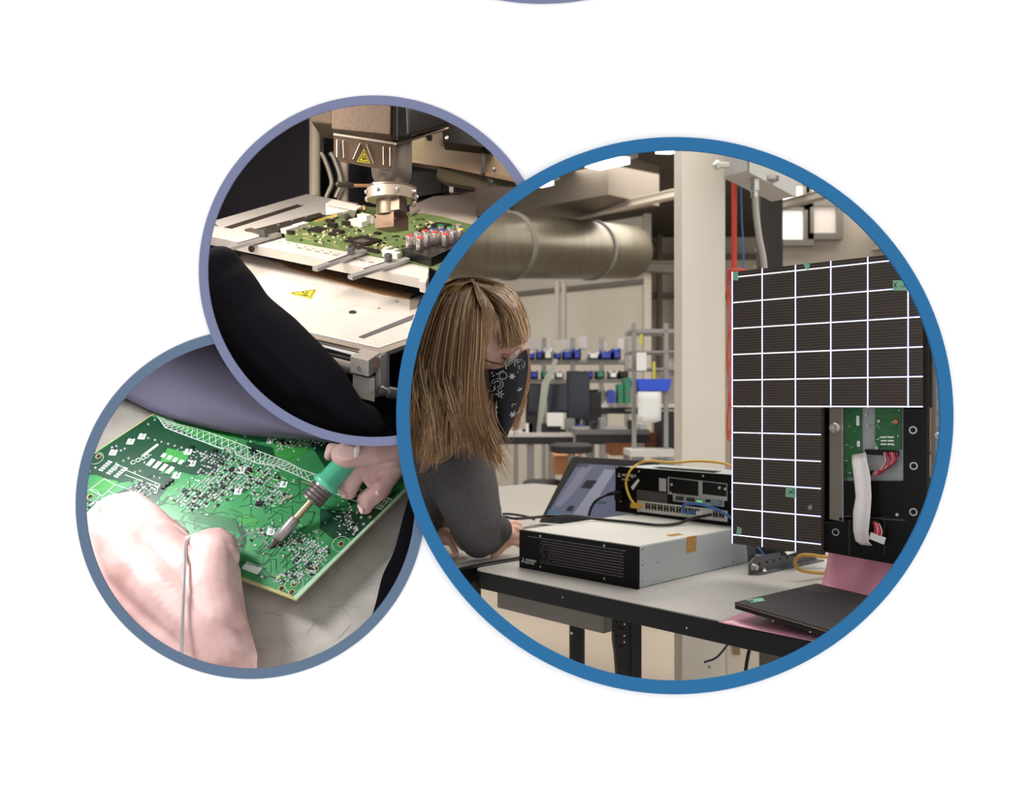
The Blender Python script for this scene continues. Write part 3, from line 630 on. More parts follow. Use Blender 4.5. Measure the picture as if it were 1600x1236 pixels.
MB().prism([LP(x, y, -.0215) for x, y in ((1338, 650), (1342.5, 650), (1342.5, 665), (1338, 665))], -nL*.001).build('board_label', m_white, b1_)
MB().prism([LP(x, y, -.0215) for x, y in ((1339, 689), (1343.5, 689), (1343.5, 698), (1339, 698))], -nL*.001).build('board_label', m_white, b1_)
b2_ = lboard([(1367, 637), (1408, 637), (1408, 703), (1373, 703), (1367, 690)], -.020, 5, 22)
for k in range(3):
    for j in range(2):
        y = 682+5.5*k; x = 1376+11*j; MB().prism([LP(x, y, -.0190), LP(x+9.5, y, -.0190), LP(x+9.5, y+2.4, -.0190), LP(x, y+2.4, -.0190)], -nL*.0008).build('board_label', m_white, b2_)
MB().lathe(LP(1400, 659, -.019), nL, [(.005, 0), (.004, .003)], 14).build('board_screw', mat('copper', (190, 120, 84), .35, metal=.6), b2_)
MB().prism([LP(x, y, -.016) for x, y in ((1351, 702), (1402, 705), (1402, 713), (1353, 710))], -nL*.01).build('connector_block', m_black, cab)
for x, y in ((1427, 672), (1428, 728), (1427.5, 800), (1306, 831.5)):
    sc_ = MB().lathe(LP(x, y, -.010), nL, [(.0068, -.001), (.0068, .0016), (.0048, .0016), (.0048, .0004)], 20).build('frame_insert', m_screw, cab, smooth=True)
    MB().lathe(LP(x, y, -.0095), nL, [(.0046, 0), (.0046, .0018), (.002, .0019)], 16).build('insert_hole', m_black, sc_)
for x, y in ((1402, 804), (1356, 665), (1373, 658), (1353, 648), (1370, 700)): MB().lathe(LP(x, y, -.011 if y > 790 else -.019), nL, [(.0028, -.003), (.0028, .0016)], 10).build('frame_screw', m_screw, cab)
# ribbon cable and wires
rb = []
for x0, x1, y, h in ((1331, 1353, 711, -.012), (1331, 1355, 722, .004), (1334, 1360, 745, .010), (1337, 1361.5, 776, .014), (1333, 1360, 800, .020), (1333, 1357, 828, .018), (1336.5, 1357.5, 845, .012), (1345, 1363, 851, .004)):
    rb.append([PLD(x0+(x1-x0)*k/8, y-(4 if y < 720 else 0)*k/8+(1.5 if y > 820 else 0)*k/8, h+.001*sin(k)) for k in range(9)])
o = MB().grid(rb).build('ribbon_cable', mat('ribbon_white', (246, 243, 241), .35), smooth=True, solid=.0006); tag(o, 'wide white ribbon cable hanging folded in front of the open cabinet', 'cable')
st_ = MB()
for k in range(1, 16):
    if k % 2: continue
    st_.tube([r_[k//2].lerp(r_[min(8, k//2+1)], .5)+nL*.0006 for r_ in rb], .0003, 4)
st_.build('ribbon_line', mat('ribbon_grey', (206, 204, 210), .5), o)
m_rw, m_kw, m_ww = mat('wire_red', (190, 44, 66), .4), m_cb, mat('wire_white', (206, 196, 196), .4)
wb = thing('wire_bundle', 'bundle of red and black wires curling inside the open cabinet', 'wires', LP(1380, 745, -.01))
for k in range(11):
    f = k/10; m_ = m_rw if k % 3 else (m_kw if k % 2 else m_ww)
    pts = [LP(1381+20*f, 707, -.014), LP(1385+16*f+R.uniform(-2, 2), 720, -.008), LP(1380+R.uniform(-3, 6), 731+f*4, -.004), LP(1370+R.uniform(-3, 3), 737+R.uniform(-2, 6), -.003), LP(1360, 740+f*3, -.006)]
    MB().tube(spline(pts, 5), .0011, 5).build('wire', m_, wb, smooth=True)
MB().tube([LP(1364, 737, -.005), LP(1358, 743, -.008), LP(1352, 760, -.012)], .004, 8).build('wire_sleeve', m_cb, wb, smooth=True)
wb = thing('wire_bundle', 'short bundle of red wires ending in a white plug below the ribbon cable', 'wires', LP(1370, 848, .004))
for k in range(8):
    f = k/7; pts = [LP(1363+4*f, 813+3*f, .001), LP(1366+8*f, 820+R.uniform(-1, 2), .006), LP(1367+11*f, 829+2*f, .010), LP(1363+13*f, 838+3*f, .009)]
    MB().tube(spline(pts, 5), .0011, 5).build('wire', m_rw if k % 4 != 3 else m_ww, wb, smooth=True)
MB().prism([LP(x, y, .012) for x, y in ((1360, 832), (1383, 841), (1380, 851), (1357.5, 842))], -nL*.006).build('plug', m_white, wb, bevel=.0008)
MB().prism([LP(x, y, .004) for x, y in ((1358, 812), (1372, 814), (1368, 822), (1362, 824))], -nL*.006).build('wire_sleeve', m_cb, wb)
# mint tape bits
m_mint = mat('mint_tape', (132, 190, 160), .6, var=.06, scale=100)
def note(pts, label, PLn=PLD, h=.0012):
    n_ = PLn.n; o = MB().prism([PLn(x, y, h) for x, y in pts], -n_*.0004).build('paper_tape', m_mint); return tag(o, label, 'tape', 'mint green tape marks')
note(((1145, 425), (1153, 424), (1153.5, 438), (1145, 438)), 'mint tape piece at the top left corner of the display')
note(((1256, 411), (1261, 409.5), (1266, 414), (1264, 418), (1263, 423.5), (1259, 419.5), (1256, 416)), 'crumpled mint tape bit on the top row of the display')
k1 = note(((1395, 438), (1414, 438), (1418, 448), (1418, 454), (1395, 454)), 'mint tape with handwritten mark at the upper right of the display')
k2 = note(((1228, 762), (1243, 763), (1243, 778), (1227, 776)), 'mint tape with a cross mark on the lower display module')
note(((1152, 822), (1159, 826), (1158, 834), (1152, 837), (1150.5, 834)), 'mint tape piece at the lower left corner of the display')
def ink(parent, segs, PLn=PLD, h=.0016):
    mb = MB()
    for s_ in segs: mb.tube([PLn(x, y, h) for x, y in s_], .0005, 5)
    mb.build('ink_mark', m_black, parent)
ink(k1, [((1397, 442), (1401, 449)), ((1401, 441), (1397, 449)), ((1408, 447), (1409, 449)), ((1411, 446), (1413, 444), (1414, 447), (1412, 449))])
ink(k2, [((1232, 766), (1240, 772)), ((1240, 765), (1232, 772)), ((1233, 770), (1241, 769))])
o = MB().prism([PLD(x, y, .0012) for x, y in ((1262, 792), (1267, 788), (1269, 792), (1268, 796), (1263, 797))], -nL*.0004).build('tape_residue', mat('residue', (150, 146, 146), .6)); tag(o, 'small pale residue mark on the lower display module', 'mark')
# perforated post behind
pp = thing('perforated_post', 'grey perforated steel post at the right edge beyond the display', 'post', (W(1472, 0, 2.4).x, 2.4, 0))
m_pp = mat('post_grey', (118, 116, 118), .5, metal=.3)
a_ = W(1462, 520, 2.4).x; MB().aabb((a_, 2.4, 0), (a_+.05, 2.43, 1.9)).build('post_body', m_pp, pp)
for k in range(10): MB().aabb((a_+.008, 2.396, 1.05+.045*k), (a_+.012, 2.402, 1.065+.045*k)).build('post_slot', mat('slot_tan', (190, 150, 88), .6), pp)
MB().lathe(W(1467, 681, 2.4), -Y_, [(.012, 0), (.012, .008), (.006, .014)], 12).build('post_bolt', m_screw, pp)
# bracket feet of the display
br = thing('perforated_bracket', 'grey perforated angle bracket bolted under the display on the table', 'bracket', WZ(1172, 898, TZ))
m_br = mat('bracket_grey', (98, 98, 102), .45, metal=.4)
r0, r1 = WZ(1171, 898.5, TZ), WZ(1290, 872, TZ); ru = (r1-r0).normalized(); rn = ru.cross(Z)
if rn.y > 0: rn = -rn
PR = PL(rn, r0)
MB().prism([r0, r0+ru*.26, r0+ru*.26+Z*.034, r0+ru*.02+Z*.034, r0+Z*.024], -rn*.003).build('upright_flange', m_br, br)
MB().prism([r0, r0+ru*.26, r0+ru*.26+rn*.018, r0+ru*.02+rn*.018, r0+rn*.005], Z*.003).build('foot_flange', m_br, br)
for x, y in ((1187, 881), (1198, 878), (1209, 875.5), (1219, 873), (1230, 871), (1241, 868.5)): MB().lathe(PR(x, y, .0002), rn, [(.0028, 0), (.0028, .0006)], 12).build('flange_hole', m_black, br)
for x, y in ((1222, 889), (1240, 885), (1252, 882), (1262, 880)): MB().lathe(WZ(x, y, TZ+.0032), Z, [(.0026, 0), (.0026, .0006)], 10).build('flange_hole', m_black, br)
MB().lathe(PR(1176.5, 886, 0), rn, [(.0085, 0), (.0085, .002), (.006, .003), (.006, .009), (.003, .009), (.003, .012)], 14).build('bolt', m_screw, br)
MB().lathe(WZ(1194, 893, TZ+.003), Z, [(.006, 0), (.006, .002), (.0035, .004), (.0035, .007)], 12).build('bolt', m_screw, br)
MB().prism([W(1166.5, 846, 1.82), W(1180, 844, 1.82), W(1181, 893, 1.82), W(1171, 893, 1.82)], Y_*.004).build('corner_post', m_br, br)
MB().prism([W(1180, 843, 1.86), W(1290, 850, 1.86), W(1290, 872, 1.86), W(1182, 866, 1.86)], Y_*.01).build('cross_rail', mat('rail_dark', (52, 54, 60), .5), br)
cable('blue_wire', [W(1181, 852, 1.81), W(1190, 862, 1.80), W(1196, 870, 1.81)], .0022, m_bl, 'short blue wire behind the perforated bracket')
o = MB().prism([WZ(1226, 862, TZ+.036), WZ(1240, 858.5, TZ+.036), WZ(1246, 861, TZ+.036), WZ(1230, 866, TZ+.036)], -Z*.002).build('paper_slip', m_white); o.data.transform(Matrix.Translation((0, 0, 0))); tag(o, 'small pale slip between the bracket and the display', 'paper')
cable('yellow_cable', [W(1310, 869, 1.80), W(1286, 870, 1.76), W(1268, 867.5, 1.74), W(1252, 868, 1.73), W(1242.5, 876, 1.73), W(1245, 887, 1.73), W(1258, 893, 1.735), W(1288, 895.5, 1.76), W(1310, 893, 1.8)], .0036, mat('cable_mustard', (196, 152, 66), .45), 'mustard yellow cable loop lying on the table by the bracket')
# pink antistatic film
m_pink = mat('pink_film', (240, 172, 190), .22, var=.06, scale=8, spec=.6)
g = []
fk = [(1122, 971.5), (1180, 983), (1240, 997), (1300, 1008)]
bk_ = [(1170, 950), (1215, 930), (1250, 915), (1284, 906)]
def lerp2(a, b, t): return (a[0]+(b[0]-a[0])*t, a[1]+(b[1]-a[1])*t)
# table level sheet
quad = [(1122, 972), (1300, 1008), (1420, 935), (1284, 911.5)]
rows = []
for i in range(13):
    t = i/12; a2 = lerp2(quad[0], quad[3], t); b2 = lerp2(quad[1], quad[2], t); row = []
    for j in range(15):
        u = j/14; x, y = lerp2(a2, b2, u); row.append(WZ(x, y, TZ+.0018+.0012*sin(i*1.1+j*.9)))
    rows.append(row)
top = rows[-1]
for k in range(1, 9):
    t = k/8; hgt = .066*t; row = []
    for j in range(15):
        p = top[j]+Z*hgt*(1+.0*j)+Vector((.70, .71, 0))*(.030*sin(t*1.5)); row.append(p)
    rows.append(row)
o = MB().grid(rows).build('antistatic_film', m_pink, smooth=True, solid=.0005); tag(o, 'pink antistatic plastic film on the table, curling up against the display', 'plastic film')
# black module lying on the film
zq = TZ+.032
cn = [WZ(1148, 941, zq), WZ(1276, 911.5, zq-.012), WZ(1440, 950, zq-.012), WZ(1335, 996, zq+.001)]
pb = thing('led_module', 'flat black display module lying on the pink film at the table corner', 'display module', (cn[0]+cn[2])/2-Z*.03)
MB().prism(cn, -Z*.003).build('module_face', mat('module_black', (44, 40, 42), .55, var=.06, scale=30), pb)
MB().prism([c_-Z*.0025 for c_ in cn], -Z*.008).build('module_frame', m_black, pb, bevel=.001)
MB().tube([cn[0]-Z*.003-Y_*.0005, cn[3]-Z*.003-Y_*.0005], .0007, 5).build('module_trim', mat('trim_tan', (128, 112, 92), .4), pb)
ft = MB(); 
for x, y in ((1208, 968), (1266, 985)): MB().lathe(WZ(x, y, TZ+.016), -Z, [(.0018, -.004), (.0018, .003)], 10).build('mounting_pin', m_screw, pb)
nt_ = PL((cn[1]-cn[0]).cross(cn[3]-cn[0])*-1 if (cn[1]-cn[0]).cross(cn[3]-cn[0]).z < 0 else (cn[1]-cn[0]).cross(cn[3]-cn[0]), cn[0])
k3 = note(((1166, 937), (1191, 934), (1195, 938.5), (1174, 941.5)), 'mint tape piece on the black module lying on the pink film', nt_, .0006)
ink(k3, [((1170, 937.5), (1177, 940)), ((1177, 937), (1171, 940.5))], nt_, .001)
# ---------------------------------------------------------------- background of the workshop
m_bin = mat('bin_blue', (52, 70, 176), .5); m_mon = mat('monitor_black', (30, 29, 33), .5); m_bench = mat('bench_white', (206, 202, 196), .5)
m_rack = mat('rack_steel', (150, 148, 144), .4, metal=.4); m_box = mat('cardboard', (186, 128, 88), .8); m_box2 = mat('cardboard_dark', (128, 82, 52), .8)
m_grn = mat('part_green', (52, 130, 96), .5); m_drk = mat('chair_dark', (38, 36, 40), .7)
def bb(x0, y0, x1, y1, Y, d): return MB().aabb(W(x0, y0, Y), W(x1, y1, Y)+Y_*d)
def table_bg(name, x0, x1, ytop, Y, d, label, legs, top=m_bench, cat='table', group='far workbenches'):
    z = W(0, ytop, Y).z; a, b_ = W(x0, 0, Y).x, W(x1, 0, Y).x; t = thing(name, label, cat, ((a+b_)/2, Y+d/2, 0), group)
    MB().aabb((a, Y, z-.035), (b_, Y+d, z)).build('tabletop', top, t); MB().aabb((a, Y-.004, z-.08), (b_, Y+.004, z-.03)).build('front_rail', m_drk, t)
    for lx in legs:
        x = W(lx, 0, Y).x; MB().aabb((x-.025, Y+.01, 0), (x+.025, Y+.06, z-.035)).build('leg', m_rack, t)
    for x in (a+.05, b_-.05): MB().aabb((x-.02, Y+d-.06, 0), (x+.02, Y+d-.02, z-.035)).build('leg', m_rack, t)
    return t
table_bg('workbench', 690, 950, 676, 6.0, .7, 'white workbench behind the person, crowded with computers', (829, 862))
table_bg('workbench', 900, 1015, 671, 5.2, .7, 'dark edged workbench at the middle with boxes below it', (903, 1000), mat('bench_grey', (120, 118, 118), .5))
table_bg('workbench', 920, 1062, 631, 7.0, .7, 'pale workbench farther back below the shelf of bins', (945, 1050))
# shelves of bins
def shelf_unit(x0, x1, ys, Y, d, label, posts):
    a, b_ = W(x0, 0, Y).x, W(x1, 0, Y).x; t = thing('shelving_unit', label, 'shelf', ((a+b_)/2, Y, 0), 'far shelving')
    for y in ys: z = W(0, y, Y).z; MB().aabb((a, Y, z-.03), (b_, Y+d, z)).build('shelf_board', m_rack, t)
    zt_ = W(0, min(ys)-34, Y).z
    for px in posts: x = W(px, 0, Y).x; MB().aabb((x-.022, Y-.01, 0), (x+.022, Y+.03, zt_)).build('upright_post', m_rack, t)
    return t
shelf_unit(800, 985, (562, 592, 622), 8.2, .4, 'long low shelving filled with blue bins along the cream wall', (806, 850, 895, 940, 980))
def bin_(x, y, w_, h, Y, m, label):
    mb = MB(); a, b_ = W(x, y-h, Y), W(x+w_, y, Y); t_ = .012
    mb.aabb((a.x, Y, b_.z), (b_.x, Y+.25, b_.z+t_)); mb.aabb((a.x, Y, b_.z), (a.x+t_, Y+.25, a.z)); mb.aabb((b_.x-t_, Y, b_.z), (b_.x, Y+.25, a.z)); mb.aabb((a.x, Y+.24, b_.z), (b_.x, Y+.25, a.z)); mb.aabb((a.x, Y, b_.z), (b_.x, Y+t_, b_.z+(a.z-b_.z)*.7))
    tag(mb.build('storage_bin', m, origin=None), label, 'bin', 'bins on the far shelving')
for k, (x, w_) in enumerate(((824, 12), (838, 10), (850, 13), (866, 11), (880, 14), (896, 12), (920, 16), (938, 18), (958, 12))):
    bin_(x, 561, w_, 11+(k % 3)*3, 8.1, m_bin if k % 4 != 2 else m_white, ('blue' if k % 4 != 2 else 'white')+' bin on the top board of the far shelving, '+ORD[k]+' from the left')
for k, x in enumerate((828, 846, 868, 890, 914, 932, 952, 968)):
    bin_(x, 591, 13, 12, 8.1, (m_bin, m_grn, m_white, m_mon)[k % 4], ('blue', 'green', 'white', 'black')[k % 4]+' bin on the middle board of the far shelving, '+ORD[k]+' from the left')
for k, x in enumerate((836, 862, 890, 920, 946)):
    bin_(x, 621, 15, 13, 8.1, (m_mon, m_white, m_bin)[k % 3], ('black', 'white', 'blue')[k % 3]+' bin on the bottom board of the far shelving, '+ORD[k]+' from the left')
# small white items above
for k, (x, y, w_, h) in enumerate(((822, 545, 8, 16), (834, 546, 9, 14), (858, 548, 8, 18), (882, 546, 10, 16), (905, 545, 12, 20), (940, 548, 8, 14), (966, 547, 9, 18))):
    tag(bb(x, y-h, x+w_, y, 8.35, .15).build('carton', mat('carton_pale', (214, 206, 204), .6)), 'pale carton standing behind the top row of bins, %s from the left' % ORD[k], 'carton', 'cartons on the far shelving')
# wire rack right with blue bin and papers
wr = thing('wire_rack', 'open steel wire rack beside the column holding a bright blue tub', 'rack', (W(1020, 0, 4.9).x, 4.9, 0))
for px in (991, 1041, 1060): x = W(px, 0, 4.9).x; MB().aabb((x-.012, 4.9, 0), (x+.012, 4.925, W(0, 505, 4.9).z)).build('upright_post', m_rack, wr)
for y in (514, 548, 575, 612, 640, 706): MB().aabb(W(986, y, 4.9), W(1066, y+(6 if y == 514 else 3), 4.9)+Y_*.25).build('wire_shelf', m_rack, wr)
tub = MB(); a, b_ = W(995, 592, 4.85), W(1050, 611, 4.85)
tub.prism([Vector((a.x, 4.85, a.z)), Vector((b_.x, 4.85, a.z)), Vector((b_.x-.015, 4.85, b_.z)), Vector((a.x+.015, 4.85, b_.z))], Y_*.3); tag(tub.build('storage_tub', mat('tub_blue', (44, 84, 214), .45), bevel=.006), 'bright blue tub on the wire rack beside the column', 'tub')
pts = [[W(997+36*i/4+y*.02, 612+48*j/4-(3 if i in (0, 4) and j == 4 else 0), 4.84+.006*sin(i+j)) for i in range(5)] for j, y in zip(range(5), range(5))]
tag(MB().grid(pts).build('hanging_sheet', m_white, solid=.002, smooth=True), 'white paper sheet hanging below the blue tub', 'paper')
tag(bb(995, 551, 1010, 579, 4.84, .01).build('hanging_sheet', m_white), 'small white paper sheet hanging on the wire rack', 'paper')
tag(bb(1040, 548, 1062, 590, 4.95, .05).build('hanging_sheet', mat('sheet_pink', (222, 206, 206), .6)), 'pale sheet on the wire rack next to the column', 'paper')
for k, (x, y, w_, h) in enumerate(((952, 610, 9, 20.5), (966, 600, 8, 30.5), (976, 590, 10, 40.5))):
    tag(bb(x, y, x+w_, y+h, 6.9, .2).build('parts_box', (m_bin, m_grn, m_grn)[k]), ('blue', 'green', 'dark green')[k]+' parts box on the pale bench left of the wire rack, %s' % ('leftmost', 'middle', 'tallest')[k], 'box', 'parts boxes on the pale bench')
# computers and monitors on the left bench
def monitor(x, y, w_, h, Y, ang, label):
    c = W(x, y, Y); ux = Vector((cos(ang), sin(ang), 0)); un = Vector((-sin(ang), cos(ang), 0)); hw, hh_ = w_/F*Y/2, h/F*Y/2
    zb = W(0, 676, 6).z
    t = thing('monitor', label, 'monitor', (c.x, c.y, zb), 'monitors on the far bench')
    MB().box(c, ux, un, Z, hw, .02, hh_).build('screen_housing', m_mon, t, bevel=.004); MB().box(c+un*-.021, ux, un, Z, hw*.92, .001, hh_*.9).build('screen', mat('mon_scr', (42, 42, 52), .25), t)
    MB().aabb((c.x-.02, c.y, zb), (c.x+.02, c.y+.03, c.z)).build('stand', m_mon, t); MB().aabb((c.x-.09, c.y-.06, zb), (c.x+.09, c.y+.08, zb+.015)).build('stand_foot', m_mon, t)
monitor(836, 630, 30, 62, 6.25, .5, 'leftmost black monitor on the far bench behind the mask')
monitor(872, 622, 34, 46, 6.2, -.3, 'middle black monitor on the far bench')
monitor(903, 618, 36, 76, 6.2, .2, 'tall black monitor at the right end of the far bench')
tw = thing('computer_tower', 'black computer tower on the far bench behind the monitors', 'computer', W(925, 672, 6.35))
bb(914, 612, 940, 672, 6.35, .3).build('tower_case', m_mon, tw); bb(917, 620, 937, 640, 6.345, .01).build('tower_front', m_drk, tw)
tag(bb(855, 645, 880, 666, 6.0, .05).build('document_holder', m_white), 'white slanted document stack on the far bench', 'papers')
o = MB().prism([W(838, 676, 6.04), W(846, 600, 6.04), W(866, 560, 6.04), W(872, 562, 6.04), W(858, 600, 6.04), W(846, 676, 6.04)], Y_*.02).build('lamp_arm', mat('arm_pale', (160, 162, 150), .5)); tag(o, 'pale slanted lamp arm rising above the monitors', 'lamp arm')
clut = [(826, 655, 12, 26, m_mon, 'small black case'), (846, 668, 16, 14, m_drk, 'low dark tray'), (862, 672, 12, 34, m_mon, 'upright black unit'), (884, 672, 14, 22, m_steel, 'grey metal unit'), (902, 672, 9, 12, m_bin, 'small blue box'), (822, 674, 10, 14, m_white, 'small white carton')]
for k, (x, y, w_, h, m_, lab) in enumerate(clut):
    zt_ = W(0, 676, 6).z; a, b_ = W(x, y-h, 6.03), W(x+w_, y, 6.03); tag(MB().aabb(Vector((a.x, 6.03, zt_)), Vector((b_.x, 6.13, zt_+h/F*6))).build('bench_item', m_), lab+' standing at the front of the far white workbench', 'equipment', 'clutter on the far white workbench')
for k, (x, w_, h, m_) in enumerate(((924, 10, 12, m_mon), (938, 8, 18, m_steel), (984, 9, 14, m_mon), (1000, 10, 9, m_white))):
    zt_ = W(0, 671, 5.2).z; a = W(x, 0, 5.22); b_ = W(x+w_, 0, 5.22); tag(MB().aabb(Vector((a.x, 5.22, zt_)), Vector((b_.x, 5.34, zt_+h/F*5.2))).build('bench_item', m_), ('low black item', 'grey metal item', 'black item', 'low white item')[k]+' on the middle workbench, %s from the left' % ORD[k], 'equipment', 'items on the middle workbench')
# boxes and chairs below benches
tag(bb(955, 678, 1008, 712, 5.5, .35).build('cardboard_box', m_box), 'orange brown cardboard box under the middle workbench', 'box', 'cardboard boxes under the benches')
tag(bb(1010, 676, 1034, 712, 5.5, .35).build('cardboard_box', m_box2), 'dark brown cardboard box under the middle workbench', 'box', 'cardboard boxes under the benches')
o = bb(866, 712, 906, 742, 5.0, .3).build('cardboard_box', m_box); tag(o, 'tan box behind the laptop left of the middle workbench', 'box', 'cardboard boxes under the benches')
for x, y, Y, lab in ((893, 705, 4.9, 'black stool seat behind the laptop'), (848, 762, 5.2, 'dark stool under the far bench beside the mask')):
    c = W(x, y, Y); t = thing('stool', lab, 'stool', (c.x, c.y, 0), 'dark stools')
    MB().lathe(c, Z, [(.10, -.01), (.12, .0), (.12, .03), (.10, .045)], 20).build('seat', m_drk, t, smooth=True)
    MB().tube([c, Vector((c.x, c.y, .08))], .02).build('stem', m_rack, t)
    for k in range(5): a_ = k*2*pi/5; MB().tube([Vector((c.x, c.y, .08)), Vector((c.x+.18*cos(a_), c.y+.18*sin(a_), .03))], .012, 6).build('leg', m_drk, t)
bbm = bb(1034, 640, 1062, 706, 5.3, .3); tag(bbm.build('equipment_cabinet', m_mon), 'dark equipment cabinet behind the wire rack', 'cabinet')
tag(bb(985, 704, 1062, 714, 4.7, .3).build('storage_board', m_bench), 'white board at the foot of the wire rack', 'board')
tag(bb(1020, 565, 1024, 592, 4.84, .01).build('yellow_tag', mat('yellow_tag', (206, 196, 70), .5)), 'thin yellow tag hanging on the wire rack above the blue tub', 'tag')
tag(bb(1000, 522, 1004, 537, 4.84, .01).build('yellow_tag', mat('yellow_tag', (206, 196, 70), .5)), 'yellow tag at the top left of the wire rack', 'tag')
# wall pipes
for x, k in ((871, 'left'), (881, 'right')):
    tag(MB().tube([W(x, 440, 9.6), W(x, 530, 9.6)], .03, 8).build('wall_pipe', mat('pipe_cream', (170, 164, 154), .6)), 'vertical pipe on the cream wall, %s of the pair' % k, 'pipe')
tag(MB().tube(spline([W(1014, 372, 11.05), W(1024, 380, 11.05), W(1028, 402, 11.05), W(1018, 424, 11.05), W(1014, 470, 11.05)], 6), .018, 6).build('looped_cable', m_girt), 'dark cable looping down the wall beside the column', 'cable')

# ================================================================== PERSON
pe = thing('person', 'person in grey sweatshirt with long brown hair and black bandana leaning over the table', 'person', (W(700, 0, 2.05).x, 2.05, .1))
m_shirt = mat('sweatshirt', (92, 89, 90), .95, var=.10, scale=140, bump=.3, spec=.15)
m_skin = mat('skin_warm', (224, 176, 156), .5, var=.06, scale=14, sss=.08)
def C(px, py, Y, r): return (W(px, py, Y), r/F*Y)
YH = 1.87
# head: skull, face, jaw, neck, one surface
hd = MB()
hd.ball(W(745, 516, YH), .091, 1.0, 1.1, 1.05)
hd.ball(W(772, 546, YH-.01), .074, .95, 1, 1.05)
hd.chain([C(785, 590, YH-.01, 38), C(788, 628, YH-.01, 22)])
hd.chain([C(792, 560, YH-.03, 20), C(812, 586, YH-.03, 9)])          # brow to nose
hd.ball(W(797, 566, YH-.055), .018, 1.2, .8, 1); hd.ball(W(779, 583, YH-.07), .022)
hd.chain([C(750, 590, YH+.03, 42), C(715, 660, YH+.08, 46)])
hd.build('head', m_skin, pe, remesh=.0045, smooth_it=8)
# eyes (nearly closed, looking down), brow
MB().chain([C(787, 556, YH-.085, 3.4), C(797, 559, YH-.08, 3.6), C(805, 556, YH-.075, 2.6)]).build('eyelid', mat('eyelid', (186, 124, 112), .5), pe, remesh=.0015)
MB().tube([W(785, 559, YH-.09), W(795, 563, YH-.088), W(804, 560, YH-.08)], .0012, 5).build('eyelash', mat('lash', (70, 44, 36), .7), pe)
# torso and arm
to = MB()
to.chain([C(700, 690, 2.02, 52), C(640, 735, 2.10, 95)]); to.chain([C(640, 735, 2.10, 100), C(560, 860, 2.15, 110)]); to.chain([C(660, 650, 2.0, 42), C(720, 680, 2.0, 40)])
to.chain([C(560, 860, 2.15, 110), C(540, 1050, 2.2, 110)]); to.chain([C(620, 800, 2.12, 80), C(590, 930, 2.16, 92)])
to.chain([C(722, 720, 1.98, 50), C(728, 765, 1.96, 52), C(742, 812, 1.95, 44), C(748, 842, 1.955, 31)])   # upper arm
to.chain([C(748, 842, 1.955, 30), C(764, 838, 1.985, 27), C(774, 830, 2.0, 24)])                        # forearm towards the hand
to.chain([C(676, 760, 2.06, 40), C(668, 820, 2.06, 30), C(672, 846, 2.06, 16)])
so = to.build('sweatshirt', m_shirt, pe, remesh=.007, smooth_it=7)
lg = MB()
for dx in (0, .22): 
    lg.chain([(Vector((W(545, 0, 2.2).x-dx, 2.25, .78)), .10), (Vector((W(545, 0, 2.2).x-dx, 2.2, .42)), .075), (Vector((W(545, 0, 2.2).x-dx, 2.3, .08)), .05)]); lg.chain([(Vector((W(545, 0, 2.2).x-dx, 2.3, .045)), .045), (Vector((W(545, 0, 2.2).x-dx, 2.14, .035)), .035)])
lg.build('trousers', mat('jeans', (44, 48, 62), .9), pe, remesh=.012)
# seams and cuff
MB().tube(spline([W(655, 752, 1.975), W(672, 735, 1.945), W(695, 715, 1.935), W(722, 697, 1.94), W(748, 688, 1.955)], 6), .0011, 6).build('seam', mat('seam_dark', (58, 56, 57), .95), pe)
MB().chain([C(775, 829, 1.985, 24), C(778, 828, 1.985, 23.4)]).build('cuff', mat('cuff', (74, 72, 73), .95), pe, remesh=.004)
# right hand on the table
def hand(name, chains, m, parent, vox, it=4, label=None, nails=None):
    mb = MB()
    for ch in chains: mb.chain([(W(x, y, Y), r/F*Y) for x, y, Y, r in ch])
    return mb.build(name, m, parent, remesh=vox, smooth_it=it, label=label)
yh = 2.02
hand('hand', [[(777, 838, yh, 15), (788, 843, yh, 15), (797, 836, yh, 13)], [(790, 832, yh, 10), (799, 828, yh+.01, 10)],
  [(790, 824, yh, 6), (798, 818, yh+.01, 5.2), (806, 817, yh+.02, 4.6), (812, 820, yh+.02, 4.2)],
  [(797, 829, yh, 6), (806, 826, yh, 5.2), (814, 829, yh+.01, 4.6)],
  [(798, 838, yh, 6.2), (808, 837, yh, 5.2), (817, 842, yh+.01, 4.5)],
  [(796, 846, yh-.01, 6), (806, 848, yh, 5), (814, 853, yh, 4.2)],
  [(786, 852, yh-.01, 8), (778, 862, yh-.02, 6.4), (770, 869, yh-.03, 5)]], m_skin, pe, .0026)
yl_ = 2.0
hand('hand', [[(694, 838, yl_+.03, 14), (702, 842, yl_, 11)], [(700, 838, yl_, 7), (706, 850, yl_-.02, 6), (712, 862, yl_-.04, 5.4)], [(706, 838, yl_, 7), (716, 848, yl_, 5), (722, 856, yl_, 4.4), (729, 859, yl_, 4)], [(710, 836, yl_+.02, 7), (720, 844, yl_+.02, 5.2), (730, 853, yl_+.02, 4.2)], [(714, 838, yl_+.04, 6), (724, 842, yl_+.04, 4.6), (733, 848, yl_+.04, 4)]], m_skin, pe, .0026)
MB().ball(W(714, 866, yl_-.052), .0052, 1, .5, .9).build('fingernail', mat('nail_pink', (232, 186, 176), .3), pe)
